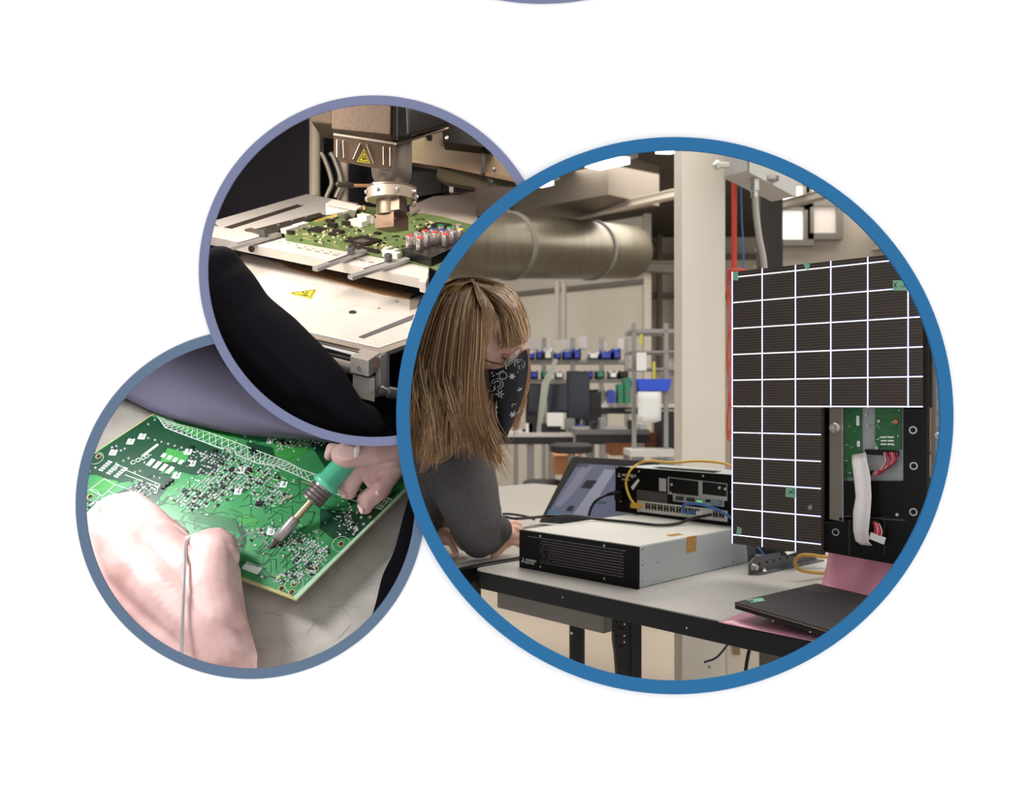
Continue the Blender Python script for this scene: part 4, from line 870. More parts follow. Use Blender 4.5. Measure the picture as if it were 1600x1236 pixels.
# bandana
rows = []
EDGE = [(760, 574, 772), (752, 590, 826), (757, 610, 824), (762, 630, 818), (768, 650, 806), (776, 668, 797), (784, 684, 791), (787, 692, 789)]
bd = [((754, 577), (785, 574), (808, 556), (822, 543)), ((757, 588), (785, 592), (812, 578), (827, 560)), ((761, 606), (785, 612), (812, 602), (824, 590)), ((765, 624), (785, 632), (810, 622), (819, 614)), ((770, 642), (785, 650), (803, 644), (812, 636)), ((777, 662), (785, 668), (796, 664), (803, 658)), ((783, 678), (787, 682), (791, 680), (794, 676)), ((787, 690), (788, 692), (789, 692), (790, 690))]
for (p0_, p1_, p2_, p3_) in bd:
    row = []
    for (x, y), dep in zip(spline([Vector((*q, 0)) for q in (p0_, p1_, p2_, p3_)], 4), ()): pass
    sp = spline([Vector((*q, 0)) for q in (p0_, p1_, p2_, p3_)], 4)
    for i, q in enumerate(sp):
        t = i/(len(sp)-1); row.append(W(q.x, q.y, YH-.068-.030*sin(pi*min(1, t*1.25))+.06*max(0, t-.6)))
    rows.append(row)
m_ban = mat('bandana_black', (19, 20, 30), .9)
ban = MB().grid(rows).build('bandana', m_ban, pe, smooth=True, solid=.0025, subsurf=1)
def onban(x, y):
    # depth of the cloth near this pixel
    best = min((q for r_ in rows for q in r_), key=lambda q: (q.x/q.y*F+CX-x)**2+(HY-(q.z-CZ)/q.y*F-y)**2); return W(x, y, best.y-.0035)
pr = MB()
def dot(x, y, r=.9): pr.ball(onban(x, y), r/F*YH, 1, .35, 1, 6, 4)
def ringd(x, y, r, n, dr=.75):
    for k in range(n): dot(x+r*cos(2*pi*k/n), y+r*.9*sin(2*pi*k/n), dr)
for (x, y, r) in ((812, 569, 8), (812, 569, 4.5), (777, 600, 9), (777, 600, 5), (786, 587, 6), (768, 607, 5), (806, 640, 6), (803, 634, 3)): ringd(x, y, r, int(r*2.6))
for (x, y, r) in ((781, 616, 6), (774, 640, 5), (800, 588, 4), (813, 610, 4), (801, 648, 4)):
    for k in range(6):
        for q in (.4, .7, 1): dot(x+r*q*cos(k*pi/3), y+r*q*sin(k*pi/3), .8)
for k in range(9): dot(806+k*1.2-(k*k)*.1, 556+k*3.2, .8); dot(770+k*2, 588-k*1.1, .8)
for k in range(10): dot(808-k*.9, 632+k*2.1, .8)
pr.build('paisley_print', mat('print_pale', (206, 208, 214), .8), ban, kind='stuff')
# glasses
m_gl = mat('glasses_metal', (150, 132, 112), .25, metal=.8)
gl = MB(); gl.tube(spline([W(752, 560, YH-.075), W(768, 566, YH-.10), W(784, 569.5, YH-.115)], 4), .0016, 6); 
gl.tube(spline([W(784, 569.5, YH-.115), W(793, 571, YH-.118), W(803, 564, YH-.112), W(812, 552, YH-.10), W(815, 544, YH-.095), W(808, 546, YH-.10), W(797, 556, YH-.11), W(790, 565, YH-.116), W(784, 569.5, YH-.115)], 4), .0012, 6)
gls = gl.build('glasses', m_gl, pe, smooth=True); MB().tube([W(789, 566, YH-.12), W(791, 577, YH-.118)], .0016, 6).build('nose_pad', m_screw, gls)
MB().prism([W(x, y, Y) for x, y, Y in ((791, 570, YH-.117), (802, 564, YH-.112), (812, 551, YH-.10), (808, 547, YH-.10), (797, 557, YH-.11))], Y_*.0006).build('lens', mat('lens_glass', (232, 238, 238), .05, trans=.9), gls)
# hair: a dense inner cap and hanging mass, then strands over it
m_hair = mat('hair_base', (96, 74, 48), .6, rgb2=(140, 110, 76), scale=60, stretch=(1, 1, .08))
hc = MB()
hc.ball(W(742, 509, YH+.028), .101, 1.0, 1.0, 1.03); 
hc.chain([C(745, 476, YH+.02, 34), C(775, 482, YH+.02, 34), C(796, 500, YH+.03, 26)]); hc.chain([C(722, 490, YH-.01, 48), C(700, 560, YH-.01, 56), C(690, 640, YH+.0, 52), C(680, 690, YH+.03, 36)])
hc.chain([C(725, 560, YH-.05, 30), C(738, 620, YH-.05, 30), C(755, 670, YH-.04, 22), C(772, 700, YH-.03, 11), C(782, 722, YH-.02, 5)])
hc.chain([C(660, 520, YH+.02, 30), C(648, 600, YH+.02, 44), C(650, 660, YH+.03, 36)])
hc.build('hair_mass', m_hair, pe, remesh=.006, smooth_it=4)
cols = [(168, 130, 88), (122, 90, 58), (202, 166, 122), (88, 62, 38), (150, 108, 68)]
hm = [mat('hair_%d' % i, c, .45, spec=.6) for i, c in enumerate(cols)]
HV = [([], []) for _ in hm]
def strand(pts, r=.00095):
    V, Fc = R.choice(HV); pts = spline(pts, 3); n = len(pts); k0 = len(V)
    for i, p in enumerate(pts):
        q = r*(1.15-.85*i/n); V += [p+Vector((q, 0, 0)), p+Vector((-q*.5, q*.8, 0)), p+Vector((-q*.5, -q*.8, 0))]
    for i in range(n-1):
        for k in range(3): Fc.append((k0+i*3+k, k0+i*3+(k+1) % 3, k0+i*3+3+(k+1) % 3, k0+i*3+3+k))
def jit(a): return R.gauss(0, a)
# guide curtains in (px, py, depth offset): from the parting outwards
G_ = [  # left edge to the front lock; each guide root .. tip
 [(716, 441, -.02), (676, 472, -.05), (650, 530, -.04), (636, 600, -.01), (634, 650, .0), (640, 690, .02)],
 [(720, 440, -.02), (688, 470, -.085), (660, 545, -.06), (650, 610, -.06), (648, 660, -.04), (656, 705, -.02)],
 [(728, 437, -.04), (703, 472, -.105), (682, 550, -.095), (672, 620, -.085), (672, 675, -.06), (668, 720, -.05)],
 [(736, 438, -.06), (718, 476, -.115), (706, 550, -.115), (700, 620, -.105), (696, 670, -.085), (690, 705, -.08)],
 [(742, 441, -.07), (732, 485, -.115), (727, 550, -.125), (724, 620, -.12), (722, 665, -.10), (728, 700, -.09)],
 [(748, 447, -.08), (747, 490, -.12), (745, 545, -.13), (742, 600, -.125), (746, 660, -.11), (764, 712, -.09)],
 [(750, 452, -.08), (752, 490, -.118), (749, 540, -.122), (750, 595, -.125), (760, 655, -.11), (785, 726, -.09)]]
def guide(t):
    t *= len(G_)-1; i = min(int(t), len(G_)-2); f = t-i; return [tuple(a+(b-a)*f for a, b in zip(p, q)) for p, q in zip(G_[i], G_[i+1])]
for n in range(3000):
    t = R.random(); g = guide(t); lay = R.random()*.03; jx, jy = jit(5-2.2*t), jit(3); fr_ = R.choice((.3, .5, .7, .86, 1, 1.0, 1.05)); ph = int(t*14)*1.7+jit(.25); amp = R.uniform(1.5, 4.5)*(1-.5*t)
    pts = []
    for k, (x, y, dz) in enumerate(g):
        q = k/5; yy = y if k < 5 else g[4][1]+(y-g[4][1])*fr_*R.uniform(.5, 1.3)
        pts.append(W(x+jx*(1.0+q*.8)+amp*q*sin(ph+q*7), yy+jy*(.6+q)+ (7 if k == 0 else 0), YH+dz+lay*(.4+q)))
    strand(pts)
for n in range(520):   # loose wavy locks reaching over the shoulder
    lk_ = n % 13; bx_ = (642, 648, 655, 662, 668, 675, 683, 690, 700, 712, 722, 760, 770)[lk_]; y = (600, 585, 610, 590, 620, 600, 590, 615, 600, 590, 610, 640, 650)[lk_]+R.uniform(-34, 22); x = bx_+jit(4.5); ph = lk_*1.3; en = (60, 74, 84, 96, 104, 92, 110, 86, 78, 70, 66, 74, 84)[lk_]*R.uniform(.7, 1.05); sw = (8, -6, 12, 5, -8, 14, 6, -10, 9, 5, -4, 12, 22)[lk_]
    strand([W(x+sw*q*q+3.4*sin(ph+q*4.2), y+en*q, YH-.088-.024*min(1, q*2.5)+.012*sin(ph)) for q in (0, .25, .5, .75, 1)])
for n in range(1100):  # right side of the crown and the fringe sweeping to the face
    t = R.random(); f = R.random()
    root = (733+14*t, 440+12*t+jit(1))
    mid = (772+20*f-8*t, 447+14*t+12*(1-f)); m2 = (800+16*f-22*t, 474+20*t+8*(1-f)); tip = (818+9*f-36*t, 512+18*(1-f)+12*t); end = (820+5*f-42*t+jit(2), 536+jit(3)-(4 if t < .3 else -4))
    dp = -.105+.09*f
    strand([W(*root, YH-.07+.05*f), W(mid[0]+jit(2), mid[1]+jit(2), YH-.10+.10*f), W(m2[0]+jit(2), m2[1]+jit(2), YH-.12+.11*f), W(tip[0]+jit(2), tip[1]+jit(3), YH-.125+.11*f), W(end[0], end[1], YH-.125+.09*f)])
for n in range(500):   # between the parting and the cheek
    f = R.random(); e_ = (753+27*f+jit(1.5), 549-42*f+jit(3))
    strand([W(742+6*f+jit(1.5), 443+4*f, YH-.075), W(751+14*f+jit(2), 468+8*f, YH-.115), W(755+20*f+jit(2), 490+6*f+6*(1-f), YH-.125), W(e_[0], e_[1], YH-.122)])
for n in range(500):   # crown, left of the parting
    f = R.random(); x0 = 738-20*f+jit(2)
    strand([W(x0, 438+3*f+jit(1), YH-.05-.03*R.random()), W(x0-14-12*f, 443+6*f, YH-.06-.03*R.random()), W(x0-30-18*f, 458+9*f+jit(2), YH-.06-.03*(1-f)), W(x0-42-20*f, 492+jit(5), YH-.05-.04*(1-f)), W(x0-50-20*f, 540+jit(8), YH-.06-.04*(1-f))])
for n in range(220):   # crown top
    f = R.random(); strand([W(690+60*f, 446-10*sin(pi*f)+jit(2), YH-.01+jit(.02)), W(730+30*f, 434+jit(1.5)+8*f, YH-.03), W(765+30*f, 441+10*f+jit(2), YH), W(800+14*f, 470+10*f, YH)])
# far lock falling behind the bandana
for n in range(160):
    strand([W(822+jit(2), 545, YH+.05), W(824+jit(2), 590, YH+.06), W(812+jit(3), 640, YH+.06), W(803+jit(4), 665+jit(8), YH+.06)])
for (V, Fc), m in zip(HV, hm):
    me = bpy.data.meshes.new('hair_strands'); me.from_pydata([v-pe.location for v in V], [], Fc); me.materials.append(m)
    o = bpy.data.objects.new('hair_strands', me); SC.collection.objects.link(o); o.parent = pe; o['kind'] = 'stuff'
# ================================================================== SOLDERING BENCH seen through the lowest opening
n1 = P1.n; u1 = (P1(462, 938)-P1(383, 908)).normalized(); v1 = (P1(636, 765)-P1(462, 938)).normalized()
def inset(poly, d=3.0):
    cx_, cy_ = 380, 850; return [(x+(cx_-x)*d/math.dist((x, y), (cx_, cy_)), min(1090, y+(cy_-y)*d/math.dist((x, y), (cx_, cy_)))) for x, y in poly if y > 430]
def outside(x, y, m_=0): return math.dist((x, y), C3) > 429+m_ and math.dist((x, y), C2) > 271+m_
m_top = mat('bench_speckle', (176, 172, 163), .6, rgb2=(196, 192, 182), scale=26)
o = MB().prism([P1(x, y) for x, y in inset(poly1)], -n1*.03).build('worktop', m_top); o['category'] = 'worktop'; o['label'] = 'worn grey bench top under the green circuit board'
sp = MB()
for k in range(420):
    x, y = R.uniform(380, 640), R.uniform(770, 1040); c_ = P1(x, y, .0003); r_ = R.uniform(.0003, .0007)
    sp.prism([c_+(u1*cos(a_)+v1*sin(a_))*r_*R.uniform(.6, 1.5) for a_ in (0, 1.6, 3.1, 4.7)], n1*.0001)
for k in range(26):
    x, y = R.uniform(390, 600), R.uniform(850, 1030); c_ = P1(x, y, .0003); d_ = (u1*jit(1)+v1*jit(1)).normalized()
    sp.tube([c_, c_+d_*R.uniform(.005, .02)+u1*.002, c_+d_*R.uniform(.02, .035)], .00022, 4)
sp.build('scuff_marks', mat('scuff', (104, 99, 92), .8), o, kind='stuff')
HP = .042
pcb = thing('circuit_board', 'large green printed circuit board being soldered on the bench', 'circuit board', P1(390, 800, 0))
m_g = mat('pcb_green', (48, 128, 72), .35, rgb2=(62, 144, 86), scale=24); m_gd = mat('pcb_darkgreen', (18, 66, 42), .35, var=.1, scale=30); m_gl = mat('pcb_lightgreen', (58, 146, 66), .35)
m_tr = mat('pcb_trace', (16, 62, 38), .4); m_trl = mat('pcb_trace_light', (84, 160, 104), .4); m_silk = mat('silkscreen', (214, 232, 218), .6); m_sol = mat('solder', (232, 234, 236), .22, metal=.55)
m_fr4 = mat('board_edge', (178, 172, 116), .6); m_chip = mat('chip_black', (14, 14, 16), .4); m_brass = mat('brass_wire', (196, 180, 110), .35, metal=.4)
quad = [(239, 646), (400, 662), (480, 679), (560, 697), (624, 708), (636, 765), (462, 938), (38, 777)]
MB().prism([P1(x, y, HP) for x, y in quad], -n1*.0042).build('board_core', m_fr4, pcb, bevel=.0006)
def flat(name, polys, m, h=.0002, t=.0002, parent=pcb):
    mb = MB()
    for pl in polys: mb.prism([P1(x, y, HP+h) for x, y in pl], n1*t)
    return mb.build(name, m, parent)
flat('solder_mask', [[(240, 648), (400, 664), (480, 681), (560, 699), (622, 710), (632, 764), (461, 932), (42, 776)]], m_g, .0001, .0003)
flat('board_rim', [[(632, 765), (635, 765.5), (463, 937), (459, 932)]], mat('rim_pale', (176, 214, 186), .4), .0001, .0006)
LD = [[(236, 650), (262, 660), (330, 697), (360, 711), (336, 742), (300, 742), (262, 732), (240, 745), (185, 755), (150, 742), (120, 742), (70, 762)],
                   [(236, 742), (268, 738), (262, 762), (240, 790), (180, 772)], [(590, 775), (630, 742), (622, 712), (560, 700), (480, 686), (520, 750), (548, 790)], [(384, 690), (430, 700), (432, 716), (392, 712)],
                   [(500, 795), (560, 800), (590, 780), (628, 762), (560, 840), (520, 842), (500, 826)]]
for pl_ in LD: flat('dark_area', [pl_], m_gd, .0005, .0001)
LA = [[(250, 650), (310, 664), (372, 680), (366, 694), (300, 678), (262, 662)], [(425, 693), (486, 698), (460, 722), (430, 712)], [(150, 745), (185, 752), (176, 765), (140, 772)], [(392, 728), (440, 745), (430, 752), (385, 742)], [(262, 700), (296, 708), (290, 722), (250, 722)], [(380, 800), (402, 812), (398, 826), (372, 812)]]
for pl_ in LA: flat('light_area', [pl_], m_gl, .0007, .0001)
def line(mb, pts, wd, h=.0009):
    P = [P1(x, y, HP+h) for x, y in pts]
    for a_, b_ in zip(P[:-1], P[1:]):
        d_ = (b_-a_).normalized(); s_ = n1.cross(d_)*wd
        mb.add([a_-s_-d_*wd, b_-s_+d_*wd, b_+s_+d_*wd, a_+s_-d_*wd], [(0, 1, 2, 3)])
tr = MB()
for k in range(7):   # parallel bundle in the middle
    o_ = k*3.2; line(tr, [(298-o_*.2, 792+o_), (340, 806+o_*.9), (368+o_*.3, 812+o_), (384, 832+o_*.8), (360+o_, 852+o_*.5)], .0006)
for k in range(6):
    o_ = k*3.3; line(tr, [(402+o_, 858+o_), (430+o_, 832+o_), (448+o_, 838+o_*.6), (424+o_*1.2, 866+o_*.7), (396+o_, 860+o_)], .0006) if k < 2 else None
for k in range(6): o_ = k*4; line(tr, [(322+o_, 778+o_*.1), (334+o_, 760), (352+o_*.6, 748), (358+o_*.6, 740-o_*.1)], .00055)
for pts in (((470, 800), (492, 800), (486, 818), (460, 832)), ((488, 782), (520, 795), (545, 790)), ((474, 852), (498, 862), (512, 858)), ((500, 870), (470, 900), (455, 906), (400, 898)), ((520, 760), (505, 770), (470, 772)), ((430, 905), (412, 890)), ((534, 830), (552, 812), (566, 806), (572, 792)), ((500, 838), (520, 815), (532, 806)), ((424, 868), (414, 882), (400, 880)), ((438, 880), (455, 862), (470, 866), (462, 884), (448, 892))): line(tr, pts, .0007)
for k in range(150):
    x, y = R.uniform(200, 600), R.uniform(675, 900)
    if y > 930+.38*(x-462) - 20 or y > 938-.994*(x-462)-14 or (x < 380 and y < 735): continue
    pts = [(x, y)]; d_ = R.choice([(1, .38), (-.7, .62), (0, 1), (1, -.9), (1, -.2)])
    for q in range(R.randint(2, 4)):
        L_ = R.uniform(6, 22); x += d_[0]*L_; y += d_[1]*L_; pts.append((x, y)); d_ = R.choice([(1, .38), (.7, -.68), (0, 1), (1, -.2)])
    if all(outside(xx, yy) and yy < 928+.38*(xx-462) and yy < 928-.994*(xx-462) for xx, yy in pts): line(tr, pts, .00045)
tr.build('circuit_trace', m_tr, pcb, kind='stuff')
# silkscreen: lattice band, printed boxes, rings, fake component text strokes
sk = MB()
band = [(246, 650), (258, 668), (300, 684), (350, 702), (402, 724), (430, 728), (470, 745), (525, 772), (575, 790), (596, 796)]
bnd2 = [(264, 652), (275, 662), (310, 670), (360, 688), (412, 708), (450, 722), (470, 733), (545, 760), (590, 772), (612, 780)]
def along(pl, t):
    t *= len(pl)-1; i = min(int(t), len(pl)-2); f = t-i; return lerp2(pl[i], pl[i+1], f)
for e_ in (band, bnd2): line(sk, e_, .0008, .0011)
N = 46
for k in range(N):
    t0_, t1_ = k/N, (k+1)/N; line(sk, [along(band, t0_), along(bnd2, t1_)], .00055, .0011); line(sk, [along(bnd2, t0_), along(band, t1_)], .00055, .0011)
def circ(x, y, r, wd=.0006):
    c_ = P1(x, y, HP+.0012); 
    for k in range(28):
        a_, b_ = 2*pi*k/28, 2*pi*(k+1)/28; p, q = c_+(X*cos(a_)+X.cross(n1)*sin(a_))*r, c_+(X*cos(b_)+X.cross(n1)*sin(b_))*r; p2, q2 = c_+(X*cos(a_)+X.cross(n1)*sin(a_))*(r+wd), c_+(X*cos(b_)+X.cross(n1)*sin(b_))*(r+wd); sk.add([p, q, q2, p2], [(0, 1, 2, 3)])
for x, y, r in ((459.6, 913, .0135), (492.8, 889, .0135), (532.8, 850, .0135), (141, 776, .014), (150, 716, .012)): circ(x, y, r)
for pl in (((140, 765), (163, 748), (180, 757), (160, 775), (140, 765)), ((180, 757), (205, 766), (192, 776), (170, 768)), ((196, 742), (245, 760)), ((196, 734), (250, 757), (246, 764))): line(sk, pl, .0005, .0011)
def prect(mb, x, y, a_, b_, h0, h1, ang=0):
    c_ = P1(x, y, HP); ca, sa = cos(ang), sin(ang); vv = (v1-u1*v1.dot(u1)).normalized()*.75+v1*.25; U = u1*ca+vv*sa; V = vv*ca-u1*sa
    P = [c_-U*a_-V*b_+n1*h0, c_+U*a_-V*b_+n1*h0, c_+U*a_+V*b_+n1*h0, c_-U*a_+V*b_+n1*h0]; mb.prism(P, n1*(h1-h0))
for i in range(5):
    for j in range(3): prect(sk, 158+j*12+i*3.5, 735+j*5-i*3.2, .0042, .0016, .0009, .0012)
for i in range(4): prect(sk, 236+i*10, 723+i*4, .004, .0075, .0009, .0012)
for i in range(4): prect(sk, 256+i*9, 712+i*3.5, .0035, .0045, .0009, .0012)
prect(sk, 235, 704, .0165, .0025, .0009, .0012, 1.35)
for k in range(90):   # reference marks beside parts
    x, y = R.choice(((310, 775), (350, 742), (470, 880), (520, 872), (420, 770), (440, 740), (410, 915), (395, 755), (480, 830), (380, 720)));x += jit(22); y += jit(13)
    if y < 918+.38*(x-462) and y < 920-.994*(x-462):
        for q in range(R.randint(2, 5)): prect(sk, x+q*1.7, y+q*.7, .0005, .0011, .0009, .0011)
sk.build('printed_marking', m_silk, pcb, kind='stuff')
# words printed in the dark field
tt = text('COLD-', P1(205, 727, HP+.0009), u1*.35+v1*.9, n1.cross(u1*.35+v1*.9), .012, m_silk, pcb)
lb = MB(); prect(lb, 394, 888, .0145, .0068, .0005, .0011); lb.build('white_label_box', mat('label_white', (228, 236, 228), .5), pcb)
pin = MB()
for k in range(12): prect(pin, 379+3.2*k, 879+.9*k, .0007, .0012, .001, .0016)
pin.build('header_pin', m_chip, pcb, kind='stuff')
# mounting holes
for x, y in ((459.6, 913), (440, 919.5), (456, 925.6), (492.8, 889), (532.8, 850), (141, 776), (154, 713)):
    MB().lathe(P1(x, y, HP+.0006), n1, [(.0052, 0), (.0052, .0006), (.0038, .0006), (.0038, .0001)], 18).build('mounting_hole', m_fr4, pcb)
    MB().lathe(P1(x+.5, y+.3, HP+.0008), n1, [(.0040, 0), (.0040, .0004)], 16).build('hole_opening', mat('hole_dark', (34, 30, 22), .8), pcb)
for x, y in ((557, 826), (578, 808), (435.5, 902)): MB().lathe(P1(x, y, HP+.0006), n1, [(.0030, 0), (.0030, .0006)], 14).build('gold_pad', m_fr4, pcb)
# solder joints
sol = MB()
def joint(x, y, r, hgt=.9): sol.lathe(P1(x, y, HP+.0008), n1, [(r, 0), (r*.8, r*hgt*.5), (r*.35, r*hgt), (0, r*hgt*1.15)], 8)
for k in range(9): joint(232+k*10.4, 684.5+k*3.0+(k > 5)*1, .0024)
for x, y in ((232, 663), (242, 656), (175, 699), (182, 697), (189, 704), (195, 701), (181, 734), (182, 724), (193, 720), (201, 716), (180, 730), (190, 729), (211, 738), (219, 736), (226, 723), (241, 744), (250, 747), (147, 705), (149, 731), (140, 736), (370, 688), (383, 682), (392, 690)): joint(x, y, .0023)
clusters = [((350, 748), (34, 20), 190), ((310, 778), (30, 14), 130), ((378, 716), (24, 14), 80), ((398, 745), (30, 16), 130), ((425, 775), (26, 14), 80), ((405, 700), (34, 10), 90), ((330, 716), (36, 11), 60), ((490, 868), (26, 16), 110), ((470, 845), (20, 10), 40), ((545, 815), (20, 20), 26), ((470, 896), (28, 10), 34), ((430, 840), (30, 22), 40), ((470, 690), (44, 8), 60), ((440, 905), (20, 8), 20), ((160, 790), (30, 10), 60), ((225, 765), (22, 8), 30)]
occ = []
def free(x, y, d_):
    if not outside(x, y): return False
    if y > 924+.38*(x-462) or y > 926-.994*(x-462): return False
    if y < 652+.42*(x-246)-4 and x < 430: return False
    for a_, b_ in occ:
        if abs(a_-x) < d_ and abs(b_-y) < d_*.75: return False
    occ.append((x, y)); return True
chips = []
for (cx_, cy_), (sx_, sy_), n_ in clusters:
    for k in range(n_*2):
        x, y = cx_+R.gauss(0, sx_*.55), cy_+R.gauss(0, sy_*.6)
        det_ = -.70*1-.38*.71; ga_ = round((-.70*x-.71*y)/det_/4.9)*4.9; gb_ = round((-.38*x+y)/det_/4.6)*4.6
        x, y = ga_*1+gb_*.71+jit(.35), ga_*.38-gb_*.70+jit(.35) if False else ga_*.38+gb_*-.70+jit(.35)
        if not free(x, y, 3.0): continue
        q = R.random()
        if q < .5: joint(x, y, R.uniform(.0014, .0029))
        else: chips.append((x, y, q))
sol.build('solder_joint', m_sol, pcb, smooth=True, kind='stuff')
sm = MB(); tin = MB(); big = []
for x, y, q in chips:
    a_ = R.choice((0, pi/2)); L_ = R.uniform(.0014, .0028)
    if q < .80: prect(tin, x, y, L_, L_*.6, .0008, .0018, a_)
    else:
        prect(tin, x, y, L_*1.5, L_*.6, .0008, .0014, a_)
        if len(big) < 64: big.append((x, y, L_, a_))
        else: prect(sm, x, y, L_*.9, L_*.7, .0012, .0026, a_)
tin.build('tinned_pad', m_sol, pcb, kind='stuff'); sm.build('surface_part', m_chip, pcb, kind='stuff')
for x, y, L_, a_ in big:
    mb = MB(); prect(mb, x, y, L_*.95, L_*.75, .0012, .0030, a_); mb.build('chip_resistor', m_chip, pcb)
for x, y in ((262, 757), (268, 752), (256, 762), (405, 788), (349, 762), (396, 704), (390, 735), (362, 735), (300, 700), (336, 705)):
    mb = MB(); prect(mb, x, y, .0048 if x == 405 else .0032, .0034, .0012, .0042, .3); c_ = mb.build('chip_package', m_chip, pcb)
    if x == 405:
        mb = MB()
        for k in range(4): prect(mb, 399+k*3.6, 793+k*1.2, .0008, .0012, .001, .002); prect(mb, 401+k*3.6, 782+k*1.2, .0008, .0012, .001, .002)
        mb.build('chip_leg', m_sol, c_)
for x, y in ((222, 682), (204, 690), (177, 707), (294, 706), (300, 724), (276, 743), (377, 735), (422, 689), (443, 757), (423, 831), (372, 768), (612, 752)):
    mb = MB(); c_ = P1(x, y, HP+.0009); vv = (v1-u1*v1.dot(u1)).normalized()
    mb.prism([c_+(u1*cos(a_+.3)+vv*sin(a_+.3))*(.0085 if k % 2 else .0062) for k, a_ in enumerate([i_*pi/4 for i_ in range(8)])], n1*.0003)
    pd = mb.build('square_pad', m_silk, pcb); MB().lathe(c_+n1*.0003, n1, [(.0034, 0), (.0028, .0014), (.0012, .0028), (0, .0031)], 12).build('pad_joint', m_sol, pd, smooth=True)
    mb = MB(); prect(mb, x+3, y-4, .0012, .0022, .0009, .0013, .6); mb.build('pad_mark', m_chip, pd)
for pts in (((441, 748+26), (446, 779), (455, 777)), ((459, 699), (467, 690), (474, 684)), ((471, 752), (480, 755), (488, 758))):
    MB().tube([P1(x, y, HP+.0028) for x, y in pts], .0010, 6).build('jumper_wire', m_brass, pcb)
for x, y in ((404, 734), (414, 738), (393, 731), (436, 747), (430, 741)): MB().lathe(P1(x, y, HP+.0008), n1, [(.0036, 0), (.0036, .0004)], 14).build('black_dot', m_chip, pcb)
# tall parts under the board that carry it
for x, y in ((300, 800), (430, 890), (520, 780), (330, 690), (480, 730)): MB().lathe(P1(x, y, HP-.0045), -n1, [(.008, 0), (.008, .036), (.007, .0375)], 16).build('capacitor', m_chip, pcb)
# lavender grey sleeve behind the board
ct = mat('cloth_lavender', (100, 97, 117), .95, var=.05, scale=12)
mb = MB(); 
low = [(120, 590), (160, 604), (197, 622), (245, 645), (300, 661), (380, 677), (470, 682), (560, 690), (680, 706)]
def sheet(name, lo, hi, m, label, h0, h1, cat, nrow=10):
    lo = [(p.x, p.y) for p in spline([Vector((*p, 0)) for p in lo], 5)]; hi = [(p.x, p.y) for p in spline([Vector((*p, 0)) for p in hi], 5)]
    n_ = 40; rows = []
    for k in range(nrow+1):
        f = k/nrow; rw = []
        for i_ in range(n_+1):
            a_, b_ = along(lo, i_/n_*.9999), along(hi, i_/n_*.9999); x, y = lerp2(a_, b_, f); rw.append(P1(x, y, h0+h1*sin(pi*.5*min(1, f*1.6))))
        rows.append(rw)
    o = MB().grid(rows).build(name, m, smooth=True, solid=.006); return tag(o, label, cat)
sheet('lab_coat_sleeve', [(100, 585), (160, 605), (197, 622), (245, 645), (300, 661), (380, 677), (440, 682), (500, 686), (560, 700)],
      [(100, 540), (170, 490), (240, 478), (300, 495)]+sub_arc(C2, 268.5, (331, 527), (562, 690), 8, ccw=False), ct, 'blurred lavender grey cloth of a sleeve lying above the green circuit board', .062, .05, 'sleeve')
sheet('dark_garment', [(642, 775), (632, 810), (618, 862), (600, 900), (590, 940), (578, 985), (570, 1060)], [(648, 778), (652, 810), (654, 850), (654, 900), (654, 950), (654, 1000), (654, 1060)],
      mat('garment_black', (10, 9, 16), .95, spec=.1), 'blurred black clothing at the right edge of the soldering bench', .035, .02, 'clothing')
# ---------------------------------------------------------------- hands
m_hand = mat('skin_pale', (204, 160, 154), .5, rgb2=(234, 200, 194), scale=18, sss=.1)
def Q(x, y, h, r): q = P1(x, y, h); return (q, r*q.y/F)
def phand(name, chains, vox, label, cat='hand', it=5):
    mb = MB()
    for ch in chains: mb.chain([Q(*c) for c in ch])
    q = mb.build(name, m_hand, None, remesh=vox, smooth_it=it); return tag(q, label, cat)
rh = thing('hand', 'right hand pinching the green handle of the soldering iron', 'hand', P1(600, 740, HP))
mb = MB()
for ch in ([(534, 711, .136, 17), (545, 710, .140, 22), (560, 707, .140, 23), (585, 704, .138, 23), (612, 698, .130, 23)], [(585, 740, .068, 18), (606, 742, .072, 18)], [(560, 730, .085, 16), (608, 712, .10, 24)],            # thumb
           [(514, 712, .084, 8), (520, 702, .086, 11), (560, 706, .088, 12), (600, 712, .09, 18)],                                # index tip peeking behind
           [(545, 768, .062, 13), (548, 754, .070, 16.5), (556, 735, .082, 17), (600, 716, .09, 18)],                             # middle
           [(598, 764, .056, 14), (594, 754, .062, 18), (580, 738, .074, 19), (608, 720, .085, 20)],                            # ring
           [(571, 792, .052, 12), (573, 782, .056, 15.5), (590, 768, .062, 16), (612, 735, .075, 18)],                           # little
           [(602, 722, .075, 14), (616, 728, .08, 18), (618, 710, .09, 20)]):
    mb.chain([Q(*c) for c in ch])
mb.build('hand_body', m_hand, rh, remesh=.0022, smooth_it=4)
m_nail = mat('nail_pale', (242, 204, 198), .25); m_nailw = mat('nail_white', (248, 240, 234), .3)
Mn = Matrix((u1, (v1-u1*v1.dot(u1)).normalized(), n1)).transposed()
def nail(x, y, h, a_, b_, rot, parent, m=m_nail, nm='fingernail', sz=.35):
    Rm = Mn @ Matrix.Rotation(rot, 3, 'Z'); return MB().ball(P1(x, y, h), 1, a_, b_, .0016, 16, 10, Rm).build(nm, m, parent, smooth=True)
nail(542, 708, .1665, .0175, .0140, .30, rh); nail(558, 704, .1668, .0050, .0138, .30, rh, m_nailw, 'nail_edge')
def nailB(pts, h, r, m=m_nail):
    MB().chain([(P1(x, y, h), r) for x, y in pts]).build('fingernail', m, rh, remesh=.0008, smooth_it=2)
